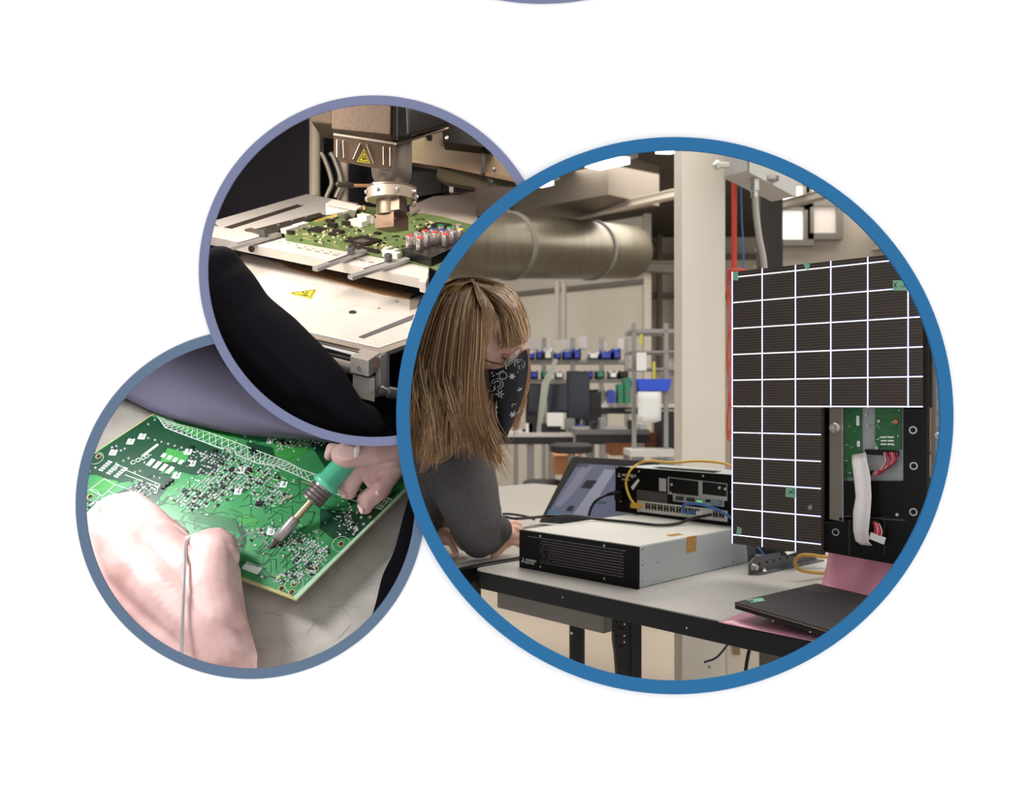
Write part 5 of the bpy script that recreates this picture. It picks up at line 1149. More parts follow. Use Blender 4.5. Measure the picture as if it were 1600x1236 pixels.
nailB([(532, 752), (534, 764), (537, 774)], .071, .0052, m_nail); nailB([(574, 752), (582, 762), (590, 770)], .0705, .0058); nailB([(562, 790), (566, 799)], .0580, .0046)
# soldering iron
ir = thing('soldering_iron', 'soldering iron with mint green grip and grey metal tip touching the board', 'soldering iron', P1(421, 856, HP))
def I(x, y, h): return P1(x, y, h)
ax0, ax1 = I(421, 857, HP+.001), I(548, 713, .108)
da = (ax1-ax0).normalized()
def ia(t): return ax0+da*t
L_ = (ax1-ax0).length
def tpx(x): # parameter where the axis passes this pixel column
    lo, hi = -.02, L_*2
    for _ in range(40):
        md_ = (lo+hi)/2; q = ia(md_); 
        if q.x/q.y*F+CX < x: lo = md_
        else: hi = md_
    return lo
m_tip = mat('iron_tip', (150, 144, 142), .4, metal=.6, var=.15, scale=90); m_shaft = mat('iron_shaft', (176, 160, 124), .3, metal=.7); m_grip = mat('grip_mint', (96, 208, 168), .35); m_col = mat('collar_metal', (138, 132, 128), .35, metal=.7, var=.2, scale=200)
t1, t2, t3, t4, t5, t6, t7 = [tpx(x) for x in (433, 440, 463, 486, 494, 509, 560)]
MB().lathe(ax0, da, [(.0012, 0), (.0022, .004), (.0046, t1-.004), (.0068, t1)], 18).build('iron_bit', mat('bit_metal', (120, 108, 106), .35, metal=.7), ir, smooth=True)
MB().lathe(ax0, da, [(.0068, t1), (.0088, t1+.003), (.0092, t3-.004), (.0080, t3)], 20).build('tip_sleeve', m_tip, ir, smooth=True)
MB().lathe(ax0, da, [(.0058, t3), (.0056, t4+.01)], 16).build('shaft', m_shaft, ir, smooth=True)
pf = []
for k in range(4): z0 = t4+(t6-t4)*k/4*.8; pf += [(.0178, z0+.0004), (.0188, z0+.0015), (.0188, z0+.004), (.0178, z0+.0052)]
MB().lathe(ax0, da, [(.0135, t4+.0012), (.0135, t4), (.0178, t4)]+pf+[(.0185, t6-.004)], 28).build('collar', m_col, ir, smooth=True)
MB().lathe(ax0, da, [(.0125, t4-.0002), (.0125, t4+.0012)], 20).build('collar_bore', m_chip, ir)
MB().lathe(ax0, da, [(.019, t6-.005), (.0215, t6-.002), (.0215, t6+.005), (.0185, t6+.009), (.0182, t7+.01), (.016, t7+.06)], 28).build('grip', m_grip, ir, smooth=True)
gq = I(524, 732, .118); text('HAKKO' if False else 'EWIG', gq+Vector((-.006, -.012, .004)), da, n1.cross(da), .006, mat('grip_ink', (30, 110, 84), .5), ir) if False else None
# solder wire
m_sw = mat('solder_wire', (206, 206, 208), .25, metal=.6)
cable('solder_wire', [P1(283, 1048, .138), P1(285, 980, .138), P1(287, 920, .135), P1(289, 880, .126), P1(290, 850, .108), P1(300, 838, .092)], .0023, m_sw, 'blurred strand of solder wire crossing the left hand', 'solder wire')
cable('solder_wire', [P1(366, 852, .076), P1(374, 844, .072), P1(384, 836, .068), P1(396, 834, .064), P1(408, 841, .054), P1(420, 852, HP+.003)], .0013, m_sw, 'thin solder wire curving from the left hand to the iron tip', 'solder wire')
# left hand
lh = thing('hand', 'left hand holding solder wire, blurred in front of the circuit board', 'hand', P1(250, 900, HP))
mb = MB()
for ch in ([(190, 812, .070, 30), (185, 845, .070, 44), (225, 900, .072, 58), (270, 950, .074, 58), (320, 1000, .074, 58), (345, 1050, .072, 56)],
           [(150, 850, .066, 32), (170, 900, .066, 40), (215, 960, .068, 44), (270, 1020, .070, 50), (320, 1060, .072, 54)],
           [(178, 796, .074, 24), (206, 792, .078, 25), (235, 810, .076, 22), (262, 830, .072, 18), (288, 846, .070, 14)],
           [(244, 812, .062, 13), (268, 823, .060, 12), (287, 834, .058, 8.5)],
           [(345, 858, .076, 28), (338, 850, .080, 26), (330, 880, .082, 38), (325, 930, .082, 46), (335, 980, .080, 50)],
           [(306, 858, .076, 24), (330, 854, .080, 29), (350, 870, .078, 25)],
           [(356, 895, .070, 20), (360, 930, .070, 20), (362, 970, .072, 24), (372, 1030, .072, 30)],
           [(140, 840, .062, 22), (150, 815, .066, 20), (165, 800, .070, 20)],
           [(250, 860, .076, 42), (290, 895, .080, 40)]):
    mb.chain([Q(*c) for c in ch])
mb.build('hand_body', m_hand, lh, remesh=.003, smooth_it=4)
# ================================================================== REWORK MACHINE seen through the upper left opening
n2 = P2.n
def q2(x, y, h=0): return P2(x, y, h)
def slab(pts, h, t, name, m, parent, **k): return MB().prism([P2(x, y, h) for x, y in pts], -n2*t).build(name, m, parent, **k)
m_al = mat('aluminium_warm', (222, 216, 210), .42, metal=.35, var=.04, scale=30); m_ald = mat('aluminium_edge', (168, 158, 148), .4, metal=.4)
m_slot = mat('slot_dark', (56, 48, 42), .6); m_gold = mat('brass_rim', (150, 116, 78), .4, metal=.5); m_mesh = mat('heater_mesh', (94, 72, 48), .6, rgb2=(52, 38, 24), scale=220)
m_mach = mat('machine_black', (16, 13, 12), .4, spec=.35); m_brown = mat('cover_brown', (86, 70, 56), .75, var=.18, scale=260)
mc = thing('rework_machine', 'warm lit aluminium circuit board rework machine with clamped bed and black gantry', 'machine', q2(520, 480, -.1))
# bed and front plate
slab([(300, 470), (380, 395), (655, 470), (644, 526), (592, 543), (452, 512)], 0, .018, 'front_plate', m_al, mc, bevel=.0015)
slab([(452, 513.5), (592, 545), (592, 552), (455, 521)], .0008, .006, 'plate_lip', m_ald, mc)
slab([(592, 545), (644, 528), (640, 536), (592, 554)], .0008, .006, 'plate_lip', m_ald, mc)
slab([(560, 526), (647, 491), (644, 499), (568, 528)], .0009, .001, 'plate_slot', mat('slot_steel', (112, 112, 114), .4, metal=.5), mc)
slab([(640, 468), (662, 460), (650, 481), (640, 484)], .0007, .002, 'plate_strip', m_ald, mc)
slab([(430, 405), (460, 411), (600, 449), (646, 459), (640, 466), (594, 458), (452, 418)], .0025, .003, 'heater_rim', m_gold, mc)
slab([(442, 404), (476, 407), (610, 440), (640, 450), (622, 455), (586, 449), (455, 413)], .0045, .002, 'heater_mesh', m_mesh, mc)
for x, y in ((551, 488), (459, 414)): MB().lathe(q2(x, y, .0002), n2, [(.0062, 0), (.0058, .0012), (.003, .0012), (.003, .0002)], 14).build('countersunk_screw', m_slot, mc)
for x, y in ((592, 482), (620, 471.5), (645, 461)): MB().lathe(q2(x, y, .0002), n2, [(.0026, 0), (.0024, .001)], 10).build('plate_screw', m_screw, mc)
# hot surface warning sign on the plate
wn = slab([(451, 457.5), (494, 452), (486, 466)], .0012, .0006, 'warning_label', mat('label_yellow', (232, 214, 66), .5), mc)
def strokes2(segs, r, h, m, parent, nm='label_print'):
    mb = MB()
    for s_ in segs:
        for a_, b_ in zip(s_[:-1], s_[1:]): mb.tube([q2(*a_, h), q2(*b_, h)], r, 4)
    return mb.build(nm, m, parent)
strokes2([((456, 457.8), (491.5, 453), (484.8, 464), (456, 457.8))], .0006, .0015, m_black, wn)
strokes2([((472, 460), (474, 455.5), (476, 460.5), (479, 456), (480, 461)), ((478, 457), (484, 456)), ((478, 459), (483, 459)), ((473, 461), (482, 462))], .0006, .0015, m_black, wn)
# board carrier: rails around the board, lifted above the bed
HC = .040
slab([(333, 345), (479, 303), (560, 318), (520, 331), (440, 352), (405, 369), (345, 357)], HC, .010, 'left_carrier_plate', m_al, mc, bevel=.001)
slab([(345, 356.5), (465, 319), (472, 322), (352, 360)], HC+.0009, .001, 'carrier_slot', m_slot, mc)
slab([(382, 362), (500, 332), (505, 336), (416, 368)], HC+.0009, .001, 'carrier_slot', m_slot, mc)
for x, y in ((472, 321.5), (435, 352), (457, 345), (478, 339), (413, 359)): MB().lathe(q2(x, y, HC+.0005), n2, [(.0032, 0), (.003, .0015)], 10).build('carrier_screw', m_screw, mc)
slab([(640, 322), (694, 299), (790, 300), (752, 348), (735, 352), (641, 340)], HC, .008, 'rear_carrier_plate', mat('rear_plate', (198, 182, 172), .5, metal=.2), mc, bevel=.001)
slab([(640, 340), (735, 352), (735, 355), (640, 343)], HC+.001, .006, 'rear_rail_edge', m_al, mc)
for k in range(8): MB().lathe(q2(650+k*11, 340.5+k*1.3, HC+.002), n2, [(.0012, 0), (.0012, .0008)], 6).build('rail_screw', m_ald, mc)
# front rail: deep bar
slab([(322, 350), (411, 366), (540, 387), (672, 409), (668, 437), (560, 415), (326, 368)], HC+.004, .018, 'front_rail', m_al, mc, bevel=.0015)
slab([(658, 428), (670, 431), (666, 441), (655, 438)], HC+.006, .020, 'rail_end_block', m_al, mc, bevel=.002)
for k in range(11): MB().lathe(q2(424+k*13.2, 375+k*2.7, HC+.0045), n2, [(.0013, 0), (.0012, .0006)], 6).build('rail_hole', m_slot, mc)
for k in range(9): slab([(464+k*14, 386+k*2.8), (472+k*14, 387.6+k*2.8), (472+k*14, 388.2+k*2.8), (464+k*14, 386.6+k*2.8)], HC+.0046, .0003, 'rail_tick', m_slot, mc)
MB().lathe(q2(393, 389, HC-.002), Vector((-.2, -.9, -.3)), [(.006, 0), (.006, .001), (.003, .0011)], 12).build('rail_bore', m_slot, mc)
# chrome rod, blocks, micrometer
m_chrome = mat('chrome_rod', (214, 208, 204), .15, metal=.95); m_block = mat('block_grey', (172, 164, 158), .45, metal=.25)
MB().tube([W(440, 528, 1.235), W(560, 556, 1.235)], .0062, 16).build('guide_rod', m_chrome, mc, smooth=True)
MB().tube([W(440, 540, 1.262), W(560, 566, 1.262)], .006, 12).build('guide_rod', m_mach, mc, smooth=True)
MB().tube([W(470, 555, 1.25), W(560, 578, 1.25)], .009, 12).build('lower_rod', m_ald, mc, smooth=True)
def cubo(pts_top, y_drop, Yd, name, m, parent, Ys=None):
    P = [W(x, y, Y) for x, y, Y in pts_top]; z = W(0, y_drop, P[0].y).z; return MB().prism(P, Z*(z-P[0].z)).build(name, m, parent, bevel=.001)
b_ = cubo([(547, 556, 1.215), (576, 563, 1.200), (595, 550, 1.245), (566, 544, 1.26)], 582, 0, 'slide_block', m_block, mc)
MB().lathe(W(587, 567, 1.222), Vector((.72, -.69, 0)), [(.0082, -.001), (.0082, .0016)], 20).build('block_plug', mat('plug_rust', (138, 112, 102), .6), b_)
MB().lathe(W(561, 575, 1.206), Vector((-.45, -.9, 0)), [(.003, -.001), (.003, .001)], 10).build('block_screw', m_screw, b_)
cubo([(551, 585, 1.218), (585, 593, 1.203), (586, 586, 1.24), (560, 578, 1.25)], 620, 0, 'lower_block', m_block, mc)
cubo([(586, 560, 1.235), (594, 556, 1.230), (609, 548, 1.27), (600, 540, 1.28)], 622, 0, 'side_flange', mat('flange_light', (198, 190, 192), .5, metal=.2), mc)
MB().lathe(W(579, 611, 1.200), Vector((-.3, -.95, 0)), [(.003, -.001), (.003, .001)], 10).build('block_screw', m_screw, mc)
mk = thing('micrometer', 'grey micrometer knob sticking out at the right of the machine bed', 'knob', W(605, 612, 1.22))
a_, b_ = W(590, 610, 1.215), W(624, 616, 1.23); d_ = (b_-a_).normalized(); L_ = (b_-a_).length
MB().lathe(a_, d_, [(.0050, 0), (.0078, .002), (.0078, .008), (.0060, .009), (.0060, .013), (.0084, .015), (.0084, L_*.95)], 20).build('thimble', mat('knob_grey', (126, 122, 124), .35, metal=.6), mk, smooth=True)
MB().box(q2(600, 540, -.060), Vector((1, -.3, -.2)).normalized(), Vector((.5, .8, .3)).normalized(), n2, .045, .02, .03).build('base_block', m_mach, mc)
# ---------------------------------------------------------------- posts
m_post = mat('post_cream', (202, 190, 172), .5)
def post(x, y0, y1, Y, r, label):
    o = MB().tube([W(x, y0, Y), W(x, y1, Y)], r, 16).build('post', m_post, smooth=True); return tag(o, label, 'post', 'cream posts behind the machine')
post(492, 150, 307, 1.95, .0125, 'left cream post standing at the back of the rework machine'); post(536, 190, 316, 1.93, .0125, 'right cream post at the back, partly behind the nozzle shield')
post(502, 150, 240, 1.98, .006, 'thin brown tinted post directly right of the left cream post')
for k, dx in enumerate((0, 15)):
    o = MB().tube(spline([W(501+dx, 239, 1.9), W(506+dx, 246, 1.9), W(515+dx, 270, 1.9), (W(518+dx, 287, 1.9)), W(513+dx, 300, 1.9), W(509+dx, 309, 1.9)], 6), .0048, 10).build('bent_rod', mat('rod_grey', (168, 162, 148), .4, metal=.2), smooth=True); tag(o, 'bent pale rod behind the machine, %s of the pair' % ('left', 'right')[k], 'rod')
# ---------------------------------------------------------------- board on the carrier
HB = HC+.006
bd2 = thing('circuit_board', 'green populated circuit board clamped in the rework machine under the nozzle', 'circuit board', q2(570, 370, HB))
m_pg = mat('board_green_warm', (84, 104, 60), .5, rgb2=(112, 130, 82), scale=50)
slab([(443, 362), (508, 338), (570, 322), (690, 338), (742, 352), (734, 368), (697, 416), (690, 425), (672, 416), (545, 392), (447, 375)], HB, .0032, 'board', m_pg, bd2)
slab([(490, 345), (566, 323), (569, 325), (494, 347)], HB+.0005, .0005, 'board_edge_gold', mat('edge_gold', (206, 172, 84), .4, metal=.3), bd2)
m_wc = mat('connector_white', (236, 230, 220), .5); m_drkc = mat('chip_brown', (44, 36, 32), .45)
def up(pts, h, name, m, parent=bd2, base=HB, **k):
    return MB().prism([P2(x, y, base) for x, y in pts], n2*h).build(name, m, parent, **k)
def upr(x, y, a_, b_, h, name, m, parent=bd2, base=HB):
    s1, s2 = Vector((1, -.45, -.277)).normalized(), Vector((.8, 1, .5)).normalized(); c_ = P2(x, y, base)
    return MB().box(c_+n2*h/2, s1, s2, n2, a_/2, b_/2, h/2).build(name, m, parent)
for x, y, a_, b_, h in ((453, 362, .012, .030, .008), (470, 356, .012, .028, .008), (560, 352, .030, .016, .010), (570, 348, .022, .014, .016), (606, 392, .006, .022, .006), (614, 396, .006, .024, .006), (612, 402, .030, .010, .010), (657, 410, .026, .006, .006), (584, 347, .012, .02, .01)): upr(x, y, a_, b_, h, 'white_connector', m_wc)
for x, y, a_, b_, h in ((497, 360, .028, .026, .003), (529, 364, .020, .010, .006), (521, 368, .018, .008, .004), (568, 378, .046, .040, .004), (570, 391, .060, .008, .005), (515, 347, .012, .008, .006), (557, 338, .010, .010, .010), (520, 355, .016, .010, .008), (541, 352, .012, .01, .008), (455, 366, .010, .008, .006), (546, 345, .01, .008, .006), (665, 366, .018, .014, .010), (690, 360, .030, .020, .012), (650, 372, .020, .010, .004), (590, 366, .01, .01, .004)): upr(x, y, a_, b_, h, 'board_chip', m_drkc)
cg = upr(566, 376.5, .020, .018, .0006, 'chip_lid', mat('chip_lid', (112, 104, 96), .4, metal=.3), base=HB+.0042)
MB().lathe(q2(539, 341, HB), n2, [(.0065, 0), (.0065, .010), (.006, .0105)], 16).build('can_capacitor', m_steel, bd2, smooth=True)
sm2 = MB()
m_sm2 = [mat('smd_warm', (222, 206, 172), .4), mat('smd_dkwarm', (40, 32, 26), .5)]
for mi in (0, 1):
    sm2 = MB()
    for k in range(340):
        x, y = R.uniform(455, 725), R.uniform(332, 425)
        lo_ = 362-(x-443)*.32 if x < 570 else 322+(x-570)*.2
        if y < lo_+3 or y > 375+(x-447)*.17-3 or 575 < x < 645 and y < 368 or math.dist((x, y), C3) < 432: continue
        c_ = P2(x, y, HB); sm2.box(c_+n2*.0012, Vector((1, -.45, -.277)).normalized(), Vector((.8, 1, .5)).normalized(), n2, R.uniform(.0008, .003), R.uniform(.0008, .0022), .0012)
    sm2.build('small_component', m_sm2[mi], bd2, kind='stuff')
tr2 = MB()
for k in range(40):
    x, y = R.uniform(450, 640), R.uniform(366, 420)
    if y > 375+(x-447)*.17-3 or math.dist((x+14, y), C3) < 430: continue
    a_, b_ = P2(x, y, HB+.0003), P2(x+R.uniform(6, 18), y+R.uniform(-3, 4), HB+.0003); tr2.tube([a_, b_], .0005, 4)
tr2.build('board_trace', mat('trace_olive', (172, 164, 92), .5), bd2, kind='stuff')
# heatsink block with its rows of coloured capacitors
hk = thing('capacitor_bank', 'black tray with rows of silver capacitors with coloured tops at the board edge', 'capacitor tray', q2(668, 400, HB))
tray = [(627, 393), (673, 404), (712, 383), (732, 372), (690, 362), (668, 368)]
MB().prism([P2(x, y, HB+.016) for x, y in ((628, 390), (674, 402), (728, 378), (734, 364), (690, 366), (668, 374))], -n2*.016).build('tray', m_mach, hk, bevel=.0008)
for k in range(14): 
    c0_, c1_ = (P2(630+k*3.3, 392.5+k*.9, HB+.011), P2(630+k*3.3, 392.5+k*.9, HB+.002)); MB().tube([c0_-n2*0+Vector((0, -.0006, 0)), c1_+Vector((0, -.0006, 0))], .0008, 4).build('tray_rib', mat('rib_grey', (60, 56, 54), .5), hk)
m_can = mat('can_silver', (222, 212, 208), .2, metal=.7); tops = [mat('top_red', (196, 62, 58), .4), mat('top_green', (44, 132, 92), .4), mat('top_blue', (58, 60, 134), .4), mat('top_silver', (188, 180, 176), .3, metal=.5), mat('top_yellow', (214, 186, 84), .4)]
for x, y, t_ in ((640, 386, 0), (656, 390, 0), (652, 382, 3), (664, 378, 0), (668, 385, 3), (676, 375, 2), (680, 381, 0), (688, 370, 1), (692, 377, 2), (696, 384, 0), (703, 373, 1), (708, 380, 3), (719, 376, 4), (716, 369, 3)):
    c_ = P2(x, y, HB+.016); cp = MB().lathe(c_, n2, [(.0062, 0), (.0066, .001), (.0066, .0190), (.0060, .0200)], 16).build('capacitor', m_can, hk, smooth=True)
    MB().lathe(c_+n2*.0200, n2, [(.0056, 0), (.0056, .0007)], 14).build('capacitor_top', tops[t_], cp)
# clamps with thumb screws
def clamp(x0, y0, x1, y1, sx, sy, lab):
    t = thing('board_clamp', lab, 'clamp', q2(sx, sy, HC+.006), 'board clamps on the front rail')
    a_, b_ = P2(x0, y0, HC+.010), P2(x1, y1, HC+.010); d_ = (b_-a_).normalized(); s_ = n2.cross(d_).normalized()
    MB().box((a_+b_)/2, d_, s_, n2, (b_-a_).length/2, .0058, .0030).build('clamp_arm', mat('clamp_steel', (176, 176, 176), .35, metal=.6), t, bevel=.0006)
    c_ = P2(sx, sy, HC+.010); p0_ = c_-d_*.052; 
    MB().box((c_+p0_)/2+n2*.0031+s_*.0005, d_, s_, n2, .028, .0017, .0003).build('clamp_slot', m_slot, t)
    MB().lathe(c_+n2*.003, n2, [(.0068, 0), (.0068, .0016), (.0054, .002), (.0064, .003), (.0066, .011), (.0058, .0125), (.003, .0125), (.003, .011)], 18).build('clamp_screw', mat('clamp_screw', (128, 128, 132), .3, metal=.7), t, smooth=True)
clamp(351, 390, 437, 366, 411, 372, 'board clamp with thumb screw, leftmost on the front rail')
clamp(492, 421, 570, 392, 549, 400, 'board clamp with thumb screw, middle one on the front rail')
clamp(547, 434, 637, 405, 607, 411, 'board clamp with thumb screw, rightmost on the front rail')
o = slab([(382, 359), (392, 356), (420, 362), (410, 366)], HC+.006, .004, 'slot_block', mat('block_brown', (94, 80, 68), .5), None) if False else MB().prism([P2(x, y, HC+.006) for x, y in ((382, 358), (392, 355.5), (414, 362), (406, 366))], -n2*.005).build('stop_block', mat('block_brown', (94, 80, 68), .5)); tag(o, 'small brown stop block behind the leftmost clamp', 'block')
# white bracket at the back of the board
wbk = thing('white_bracket', 'bright white angled bracket at the back edge of the board', 'bracket', q2(540, 330, HB))
MB().prism([P2(x, y, HB+.024) for x, y in ((509, 318), (556, 327), (566, 322), (520, 311))], -n2*.003).build('bracket_top', m_wc, wbk, bevel=.0006)
MB().prism([P2(509, 318, HB+.023), P2(556, 327, HB+.023), P2(553, 340, HB), P2(509, 336, HB)], Vector((.001, .004, 0))).build('bracket_face', mat('bracket_white', (250, 246, 236), .5), wbk)
for x in (562, 569): MB().lathe(P2(x, 326, HB+.012), Vector((-.3, -.9, .2)), [(.006, 0), (.006, .004), (.003, .005)], 14).build('bracket_knob', m_gold, wbk)
# ---------------------------------------------------------------- nozzle and gantry
Yn = 1.50
nz = thing('hot_air_nozzle', 'steel hot air nozzle with square tip lowered over the board', 'nozzle', W(612, 360, Yn))
m_nz = mat('nozzle_steel', (142, 128, 112), .35, metal=.7, var=.08, scale=40); m_nzl = mat('nozzle_light', (196, 182, 166), .35, metal=.5)
s1 = Vector((.82, -.57, 0)); s2 = Vector((.57, .82, 0))
def zc_(y): return W(0, y, Yn).z
c_ = W(612, 0, Yn); cx0 = Vector((c_.x, Yn, 0))
MB().box(cx0+Z*(zc_(336)+zc_(359))/2, Vector((.86, -.5, 0)), Vector((.5, .86, 0)), Z, .0205, .0205, (zc_(336)-zc_(359))/2).build('square_tip', mat('tip_bronze', (128, 106, 88), .4, metal=.6), nz, bevel=.0006)
for x, y in ((586, 339), (618, 342)): MB().lathe(W(x, y, Yn-.03), -Y_, [(.0018, -.002), (.0018, .0052)], 8).build('tip_hole', m_slot, nz)
MB().lathe(cx0+Z*zc_(337), Z, [(.026, 0), (.026, zc_(310)-zc_(337)), (.024, zc_(309)-zc_(337))], 32).build('nozzle_barrel', m_nz, nz, smooth=True)
MB().box(cx0+Z*(zc_(322))+Vector((.012, -.02, 0)), Vector((.86, -.5, 0)), Vector((.5, .86, 0)), Z, .012, .010, .013).build('barrel_flat', m_nz, nz)
MB().lathe(cx0+Z*zc_(306), Z, [(.030, -.008), (.0425, -.008), (.0425, 0), (.0425, .010), (.040, .012), (.030, .012)], 40).build('flange', m_nzl, nz, smooth=True)
MB().lathe(cx0+Z*zc_(296), Z, [(.031, 0), (.0425, .0), (.0425, .003), (.031, .004)], 40).build('flange_ring', m_nz, nz, smooth=True)
for a_ in (-2.7, -2.0, -1.2, -.4, .4): MB().lathe(cx0+Vector((cos(a_)*.040, sin(a_)*.040, zc_(304))), Vector((cos(a_), sin(a_), 0)), [(.0035, 0), (.0035, .006), (.0022, .0075)], 10).build('flange_screw', m_screw, nz)
for a_ in (-2.4, 3.0, -.1, .9): MB().lathe(cx0+Vector((cos(a_)*.034, sin(a_)*.034, zc_(296))), Z, [(.0036, 0), (.0036, .006)], 10).build('flange_screw', m_screw, nz)
for x, y in ((575, 311), (646, 318)): MB().ball(W(x, y, Yn), .0058).build('flange_knob', m_nzl, nz, smooth=True)
MB().lathe(cx0+Z*zc_(292), Z, [(.022, 0), (.0275, .006), (.0335, .018), (.0345, .028), (.0345, zc_(200)-zc_(292))], 36).build('heater_tube', mat('tube_dark', (122, 114, 106), .35, metal=.4), nz, smooth=True)
hn = MB().lathe(W(527, 288, Yn-.02), (W(575, 292, Yn)-W(527, 288, Yn-.02)).normalized(), [(.0015, -.003), (.0046, 0), (.0050, .022), (.0042, .027)], 14).build('handle_grip', m_slot, nz, smooth=True)
MB().lathe(W(552, 290, Yn-.01), X, [(.0032, 0), (.0032, .03)], 10).build('handle_rod', m_gold, nz, smooth=True)
# slotted shield with its sign
sh = thing('nozzle_shield', 'slotted steel shield with a yellow hot surface sign in front of the heater tube', 'shield', W(570, 260, 1.44))
PSH = PL(Vector((.28, -.95, .05)), W(565, 240, 1.44))
def shp(pts, h, t, nm, m, par=sh, **k): return MB().prism([PSH(x, y, h) for x, y in pts], -PSH.n*t).build(nm, m, par, **k)
m_sh = mat('shield_steel', (134, 114, 96), .32, metal=.65, var=.1, scale=50)
fce = shp([(521.5, 210), (618, 224), (618.5, 258), (611, 267), (531, 252), (521.5, 240)], 0, .002, 'shield_face', m_sh)
MB().tube([PSH(521, 210, .001), PSH(618, 224.5, .001)], .0022, 8).build('shield_edge', mat('edge_bright', (232, 218, 202), .3, metal=.4), sh, smooth=True)
rt = [PSH(618, 224, 0), PSH(618.5, 258, 0), PSH(611, 267, 0)]
MB().prism([PSH(618, 226, 0), PSH(612, 221, 0), W(694, 199, 1.62), W(702, 200, 1.62)], Vector((0, .004, -.001))).build('shield_side', m_sh, sh)
def slot(a_, b_, w_=.0036):
    A, B = PSH(*a_, .0006), PSH(*b_, .0006)
    MB().tube([A-PSH.n*.0, B], w_*.62, 8).build('slot_rim', m_nzl, sh); A, B = PSH(*a_, .0026), PSH(*b_, .0026); MB().tube([A, B], w_*.40, 8).build('slot_opening', m_slot, sh)
for s_ in (((527.5, 219), (528, 246)), ((537, 220), (538.5, 247)), ((563.5, 225), (552.5, 250)), ((574, 226), (585.5, 256)), ((600, 230), (600.5, 258)), ((610.5, 231), (610.5, 260))): slot(*s_)
ws = shp([(568.5, 232.5), (578.5, 255), (557.5, 252.5)], .0014, .0008, 'warning_sign', mat('label_yellow', (232, 214, 66), .5))
mb = MB()
for s_ in (((568.3, 236), (575.6, 252.6), (560.8, 250.8), (568.3, 236)), ((565.5, 248.5), (572, 249.5)), ((566.5, 246.5), (567.5, 242.5)), ((569, 246.5), (570, 242.5)), ((571, 247), (571.5, 244)), ((565.5, 247.3), (572.5, 248.2))):
    for a_, b_ in zip(s_[:-1], s_[1:]): mb.tube([PSH(*a_, .0016), PSH(*b_, .0016)], .0006, 4)
mb.build('sign_print', m_black, ws)
# head housing
hh = thing('machine_head', 'large brown and black housing of the machine head above the nozzle', 'machine head', W(600, 200, 1.5))
MB().prism([W(518, 201, 1.45), W(610, 210, 1.42), W(610, 211, 1.42)+Vector((0, .06, 0)), W(518, 202, 1.45)+Vector((0, .06, 0))], Z*.16).build('front_cover', m_brown, hh, bevel=.002)
MB().prism([W(485, 190, 1.60), W(519, 194, 1.58), W(519, 194, 1.58)+Y_*.1, W(485, 190, 1.60)+Y_*.1], Z*.16).build('left_cover', m_brown, hh, bevel=.004)
MB().prism([W(610.5, 212, 1.425), W(639, 212, 1.425), W(700, 190, 1.58), W(700, 190, 1.58)+Y_*.02, W(610.5, 212, 1.425)+Y_*.03], Z*.16).build('side_cover', m_mach, hh, bevel=.002)
MB().aabb(W(530, 200, 1.47), W(636, 221, 1.60)).build('head_neck', m_mach, hh)
MB().tube([W(620.5, 165, 1.42), W(620.5, 219, 1.42)], .0008, 5).build('cover_seam', m_slot, hh)
MB().tube([W(635, 165, 1.421), W(637, 209, 1.421)], .0012, 5).build('cover_seam', mat('seam_brown', (72, 62, 54), .5), hh)
MB().tube([W(618, 225, 1.435), W(700, 200, 1.62)], .0018, 6).build('head_trim', m_nzl, hh)
ga = thing('gantry', 'black and brown gantry unit of the machine at upper right', 'gantry', W(720, 280, 1.75))
m_plb = mat('plate_bronze', (128, 110, 88), .45, metal=.2, var=.08, scale=12)
def gp_(pts, Y0, Y1, d_, nm, m, **k):
    P = [W(x, y, Y0+(Y1-Y0)*(x-640)/180) for x, y in pts]; return MB().prism(P, Y_*d_).build(nm, m, ga, **k)
gp_([(640, 212), (700, 205), (822, 262), (822, 292), (756, 270), (712, 263), (640, 252)], 1.72, 1.66, .02, 'gantry_plate', m_plb)
gp_([(640, 215), (706, 206), (711, 226), (710, 254), (700, 258), (640, 250)], 1.714, 1.700, .004, 'gantry_cover', mat('plate_tan', (176, 160, 126), .5, metal=.1, var=.06, scale=14), bevel=.002)
gp_([(640, 249), (706, 257), (820, 282), (820, 288), (700, 262), (640, 253)], 1.70, 1.64, .03, 'gantry_ledge', mat('ledge_tan', (120, 98, 78), .4, metal=.3))
gp_([(690, 180), (750, 182), (770, 230), (752, 229), (692, 221)], 1.66, 1.62, .1, 'gantry_arm', m_mach)
gp_([(636, 140), (840, 140), (840, 215), (745, 200), (640, 212)], 1.78, 1.76, .05, 'gantry_back', m_mach)
gp_([(752, 228), (758, 230), (758, 272), (752, 270)], 1.66, 1.65, .01, 'gantry_seam', m_mach)
gp_([(684, 262), (760, 276), (812, 290), (800, 300), (752, 294), (700, 285), (682, 276)], 1.70, 1.66, .03, 'lower_rail', mat('rail_olive', (70, 60, 40), .4, metal=.2))
gp_([(742, 292), (815, 292), (766, 334), (746, 338)], 1.62, 1.58, .02, 'hanging_flap', mat('flap_brown', (56, 40, 30), .5))
gp_([(762, 278), (768, 279), (768, 295), (762, 295)], 1.63, 1.62, .004, 'gantry_bracket', m_mach)
for x, y, r_ in ((699, 217, .0068), (772, 265, .0040), (764, 299, .0052), (769, 285, .002)):
    Y0 = 1.66 if x == 699 else 1.62; MB().lathe(W(x, y, Y0-.005), -Y_, [(r_, -.004), (r_, .003), (r_*.6, .0045), (r_*.6, .008), (r_*.35, .009)], 14).build('gantry_screw', m_screw, ga)
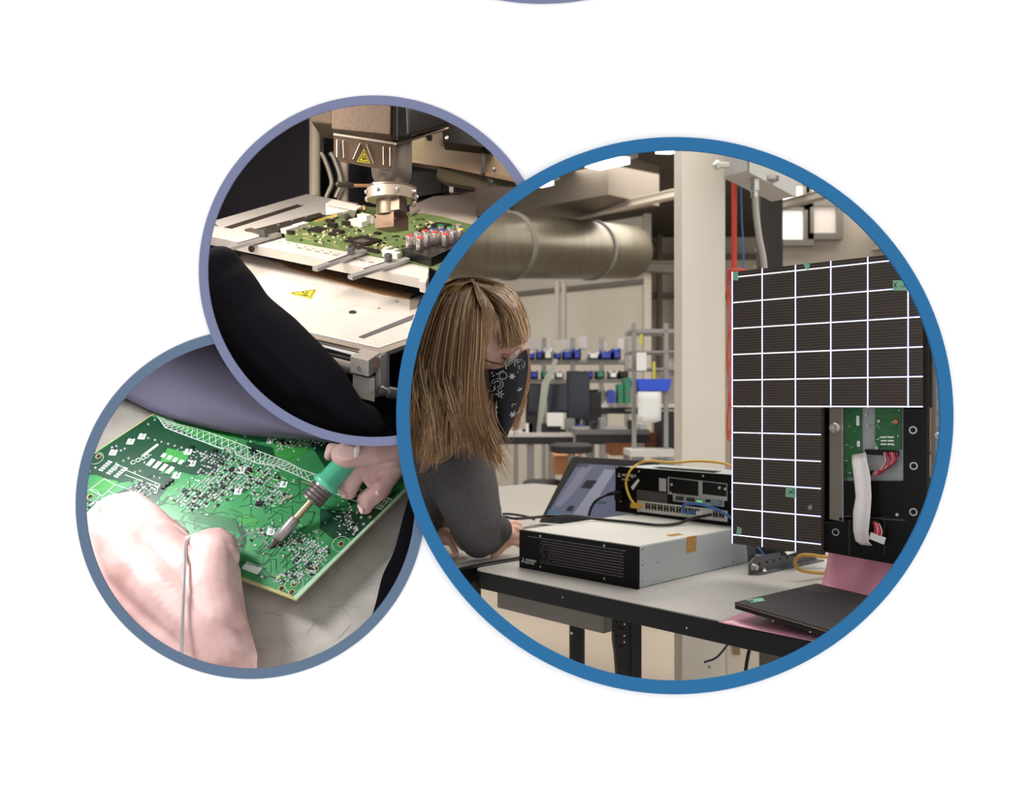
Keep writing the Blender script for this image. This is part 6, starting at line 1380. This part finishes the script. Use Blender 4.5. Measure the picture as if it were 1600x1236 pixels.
MB().lathe(W(671, 216, 1.68), -Y_, [(.006, 0), (.006, .01)], 12).build('gantry_knob', m_mach, ga)
gp_([(640, 268), (690, 268), (690, 300), (640, 310)], 1.85, 1.85, .03, 'motor_block', m_mach)
o = MB().aabb(W(702, 285, 1.86), W(709, 302, 1.87)).build('pale_part', m_wc); o['category'] = 'machine part'; o['label'] = 'small pale part glinting in the dark behind the gantry'
MB().tube(spline([W(740, 288, 1.70), W(745, 300, 1.68), W(746, 336, 1.66)], 5), .0016, 6).build('flap_edge', m_mach, ga)
# clips beside the nozzle
cl_ = slab([(640, 331), (655, 325), (657, 327), (642, 335)], HC+.012, .003, 'carrier_clip', m_ald, mc)
# backdrop fold
o = MB().grid([[W(x+dx*(y-200)/260, y, 2.02+.012*sin(x*.05)) for x in range(300, 500, 12)] for y, dx in ((120, 0), (220, 40), (330, 60), (420, 60))]).build('backdrop_cloth', mat('backdrop_navy', (42, 39, 48), .95), smooth=True, solid=.003); tag(o, 'dark cloth backdrop hanging behind the rework machine', 'backdrop')
# ---------------------------------------------------------------- operator's dark sleeve in front
m_slv = mat('sleeve_black', (20, 19, 24), .95, spec=.1, var=.12, scale=24)
mb = MB()
def V_(x, y, Y, r): return (W(x, y, Y), r/F*Y)
arcp = [(584.5+238*cos(radians(a_)), 423+238*sin(radians(a_)), 1.19, 31) for a_ in (182, 172, 162, 152, 142, 132, 122, 112, 102, 94)]
for ch in (arcp, [(350, 420, 1.2, 30), (366, 450, 1.19, 38), (386, 492, 1.19, 44), (430, 530, 1.185, 46), (476, 573, 1.18, 44), (506, 604, 1.18, 42)],
           [(372, 500, 1.19, 40), (420, 560, 1.19, 44), (470, 600, 1.185, 40)], [(506, 604, 1.18, 40), (540, 640, 1.18, 30), (566, 660, 1.18, 24), (590, 672, 1.18, 16)]):
    ch = [(x, y, Y, max(6, min(r, 270-math.dist((x, y), C2)))) for x, y, Y, r in ch]
    mb.chain([V_(*c) for c in ch])
o = mb.build('dark_sleeve', m_slv, remesh=.0045, smooth_it=8); tag(o, 'blurred black sleeve of the operator reaching across the machine', 'sleeve')
